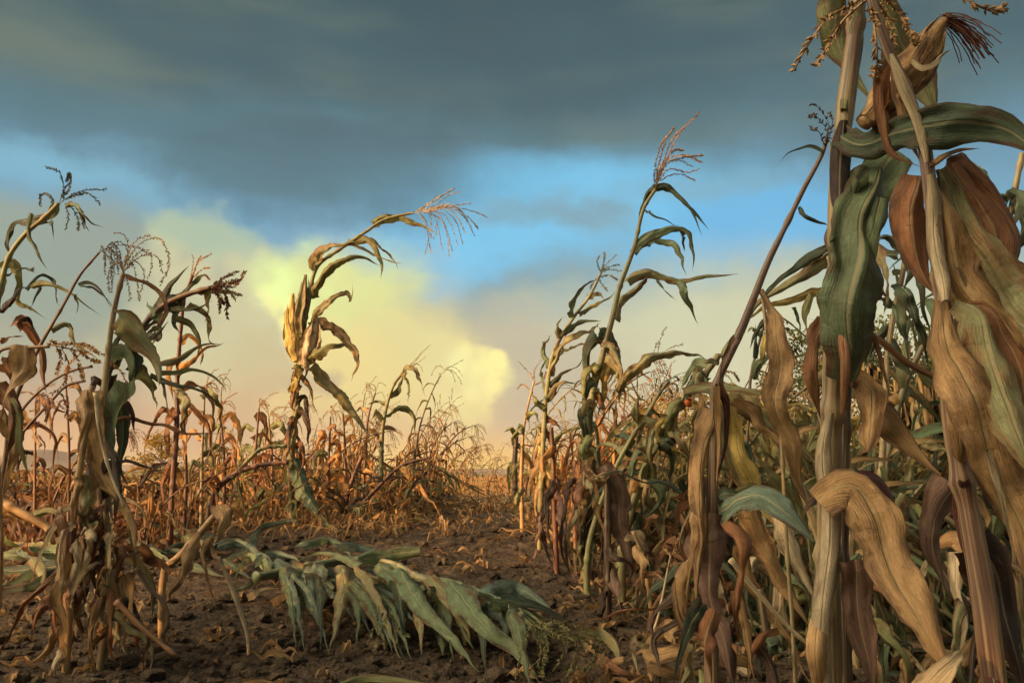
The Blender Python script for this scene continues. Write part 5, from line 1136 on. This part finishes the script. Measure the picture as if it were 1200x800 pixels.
# ---- other fallen green leaves
def lying(label, items, seed, name='fallen_leaf'):
    """leaves of one flattened plant on the soil"""
    x, y = parse(items[0][0])[0]; q = PG(x, y, .02); global p
    p = Plant(x, y, q.y, label, 'fallen plant', name='fallen_maize_plant', seed=seed)
    for a, w, c, h0, h1 in items: fleaf(a, w, c, h0, h1, nx=9)
lying('flattened green leaves lying behind the stick and the crumpled stem', [('252,634 220,622 190,616 166,616', 20, 'dgr', .05, .10), ('250,640 226,634 204,640 190,655', 18, 'blu', .06, .02), ('256,642 270,636 290,640 300,656', 16, 'blu', .06, .02),
      ('250,645 222,650 196,648 160,660', 18, 'dgr', .04, .02), ('236,640 214,628 196,624 176,636', 15, 'grn', .08, .06), ('262,655 280,668 300,680', 14, 'dgr', .04, .02), ('215,660 240,668 266,676', 14, 'dgr', .03, .02), ('160,640 184,650 210,664', 14, 'grn', .05, .02), ('300,640 276,650 250,664', 14, 'blu', .07, .02)], 71)
lying('flattened green leaves heaped at the left edge behind the shaggy clump', [('80,650 50,646 20,650 -20,646', 24, 'grn', .08, .06), ('84,660 54,664 20,668 -20,664', 24, 'dgr', .06, .03), ('70,655 40,670 10,684 -20,690', 22, 'grn', .05, .02), ('74,670 50,680 30,690 0,692', 20, 'dgr', .04, .02),
      ('36,654 46,668 52,690', 16, 'gt', .10, .02), ('20,640 40,652 70,662', 16, 'blu', .10, .05), ('0,652 -10,664 10,672', 20, 'gt', .08, .02), ('60,640 30,640 0,634', 14, 'olv', .08, .06), ('150,630 176,640 200,650', 14, 'dgr', .07, .03)], 72)
lying('curled tan leaves heaped at the bottom right of the centre', [('790,742 776,736 762,752 760,790', 26, 'tan', .13, .03), ('800,760 770,768 748,764 732,775', 24, 'tan', .10, .04), ('752,752 742,762 748,790', 24, 'pale', .11, .03), ('680,738 704,744 722,762 724,780', 22, 'gt', .08, .02), ('730,772 716,776 708,790', 14, 'tan', .05, .02),
      ('822,730 806,738 800,760 804,790', 26, 'tan', .14, .03), ('770,740 786,748 788,764', 18, 'tan', .12, .06), ('760,780 790,790 820,796', 22, 'tan', .06, .03), ('840,770 870,776 900,790', 20, 'tan', .08, .03), ('700,770 728,788 760,796', 18, 'brn', .05, .02)], 73)
lying('tan leaf edge lying at the very bottom below the fallen green plant', [('400,800 430,794 470,796 520,806', 16, 'olv', .03, .02), ('280,806 300,798 330,802', 14, 'tan', .03, .02)], 74)

# a dark floor of small fallen pieces lies under the right thicket: more flattened plants between the front stalks
# ------------------------------------------------------------------ haze

def haze():
    x, y, z0, z1 = 1560, 1560, -3.5, 62
    V = [(-x, -y, z0), (x, -y, z0), (x, y, z0), (-x, y, z0), (-x, -y, z1), (x, -y, z1), (x, y, z1), (-x, y, z1)]
    F = [(0, 3, 2, 1), (4, 5, 6, 7), (0, 1, 5, 4), (1, 2, 6, 5), (2, 3, 7, 6), (3, 0, 4, 7)]
    m, t = material('haze'); v = t.new('ShaderNodeVolumePrincipled'); v.inputs['Color'].default_value = rgb(225, 215, 205); v.inputs['Density'].default_value = 0.0002
    o = t.new('ShaderNodeOutputMaterial'); t.l.new(v.outputs[0], o.inputs['Volume'])
    h = mesh_obj('haze', V, F, m, smooth=False); h['kind'] = 'stuff'; h['label'] = 'thin evening haze over the fields'
haze()
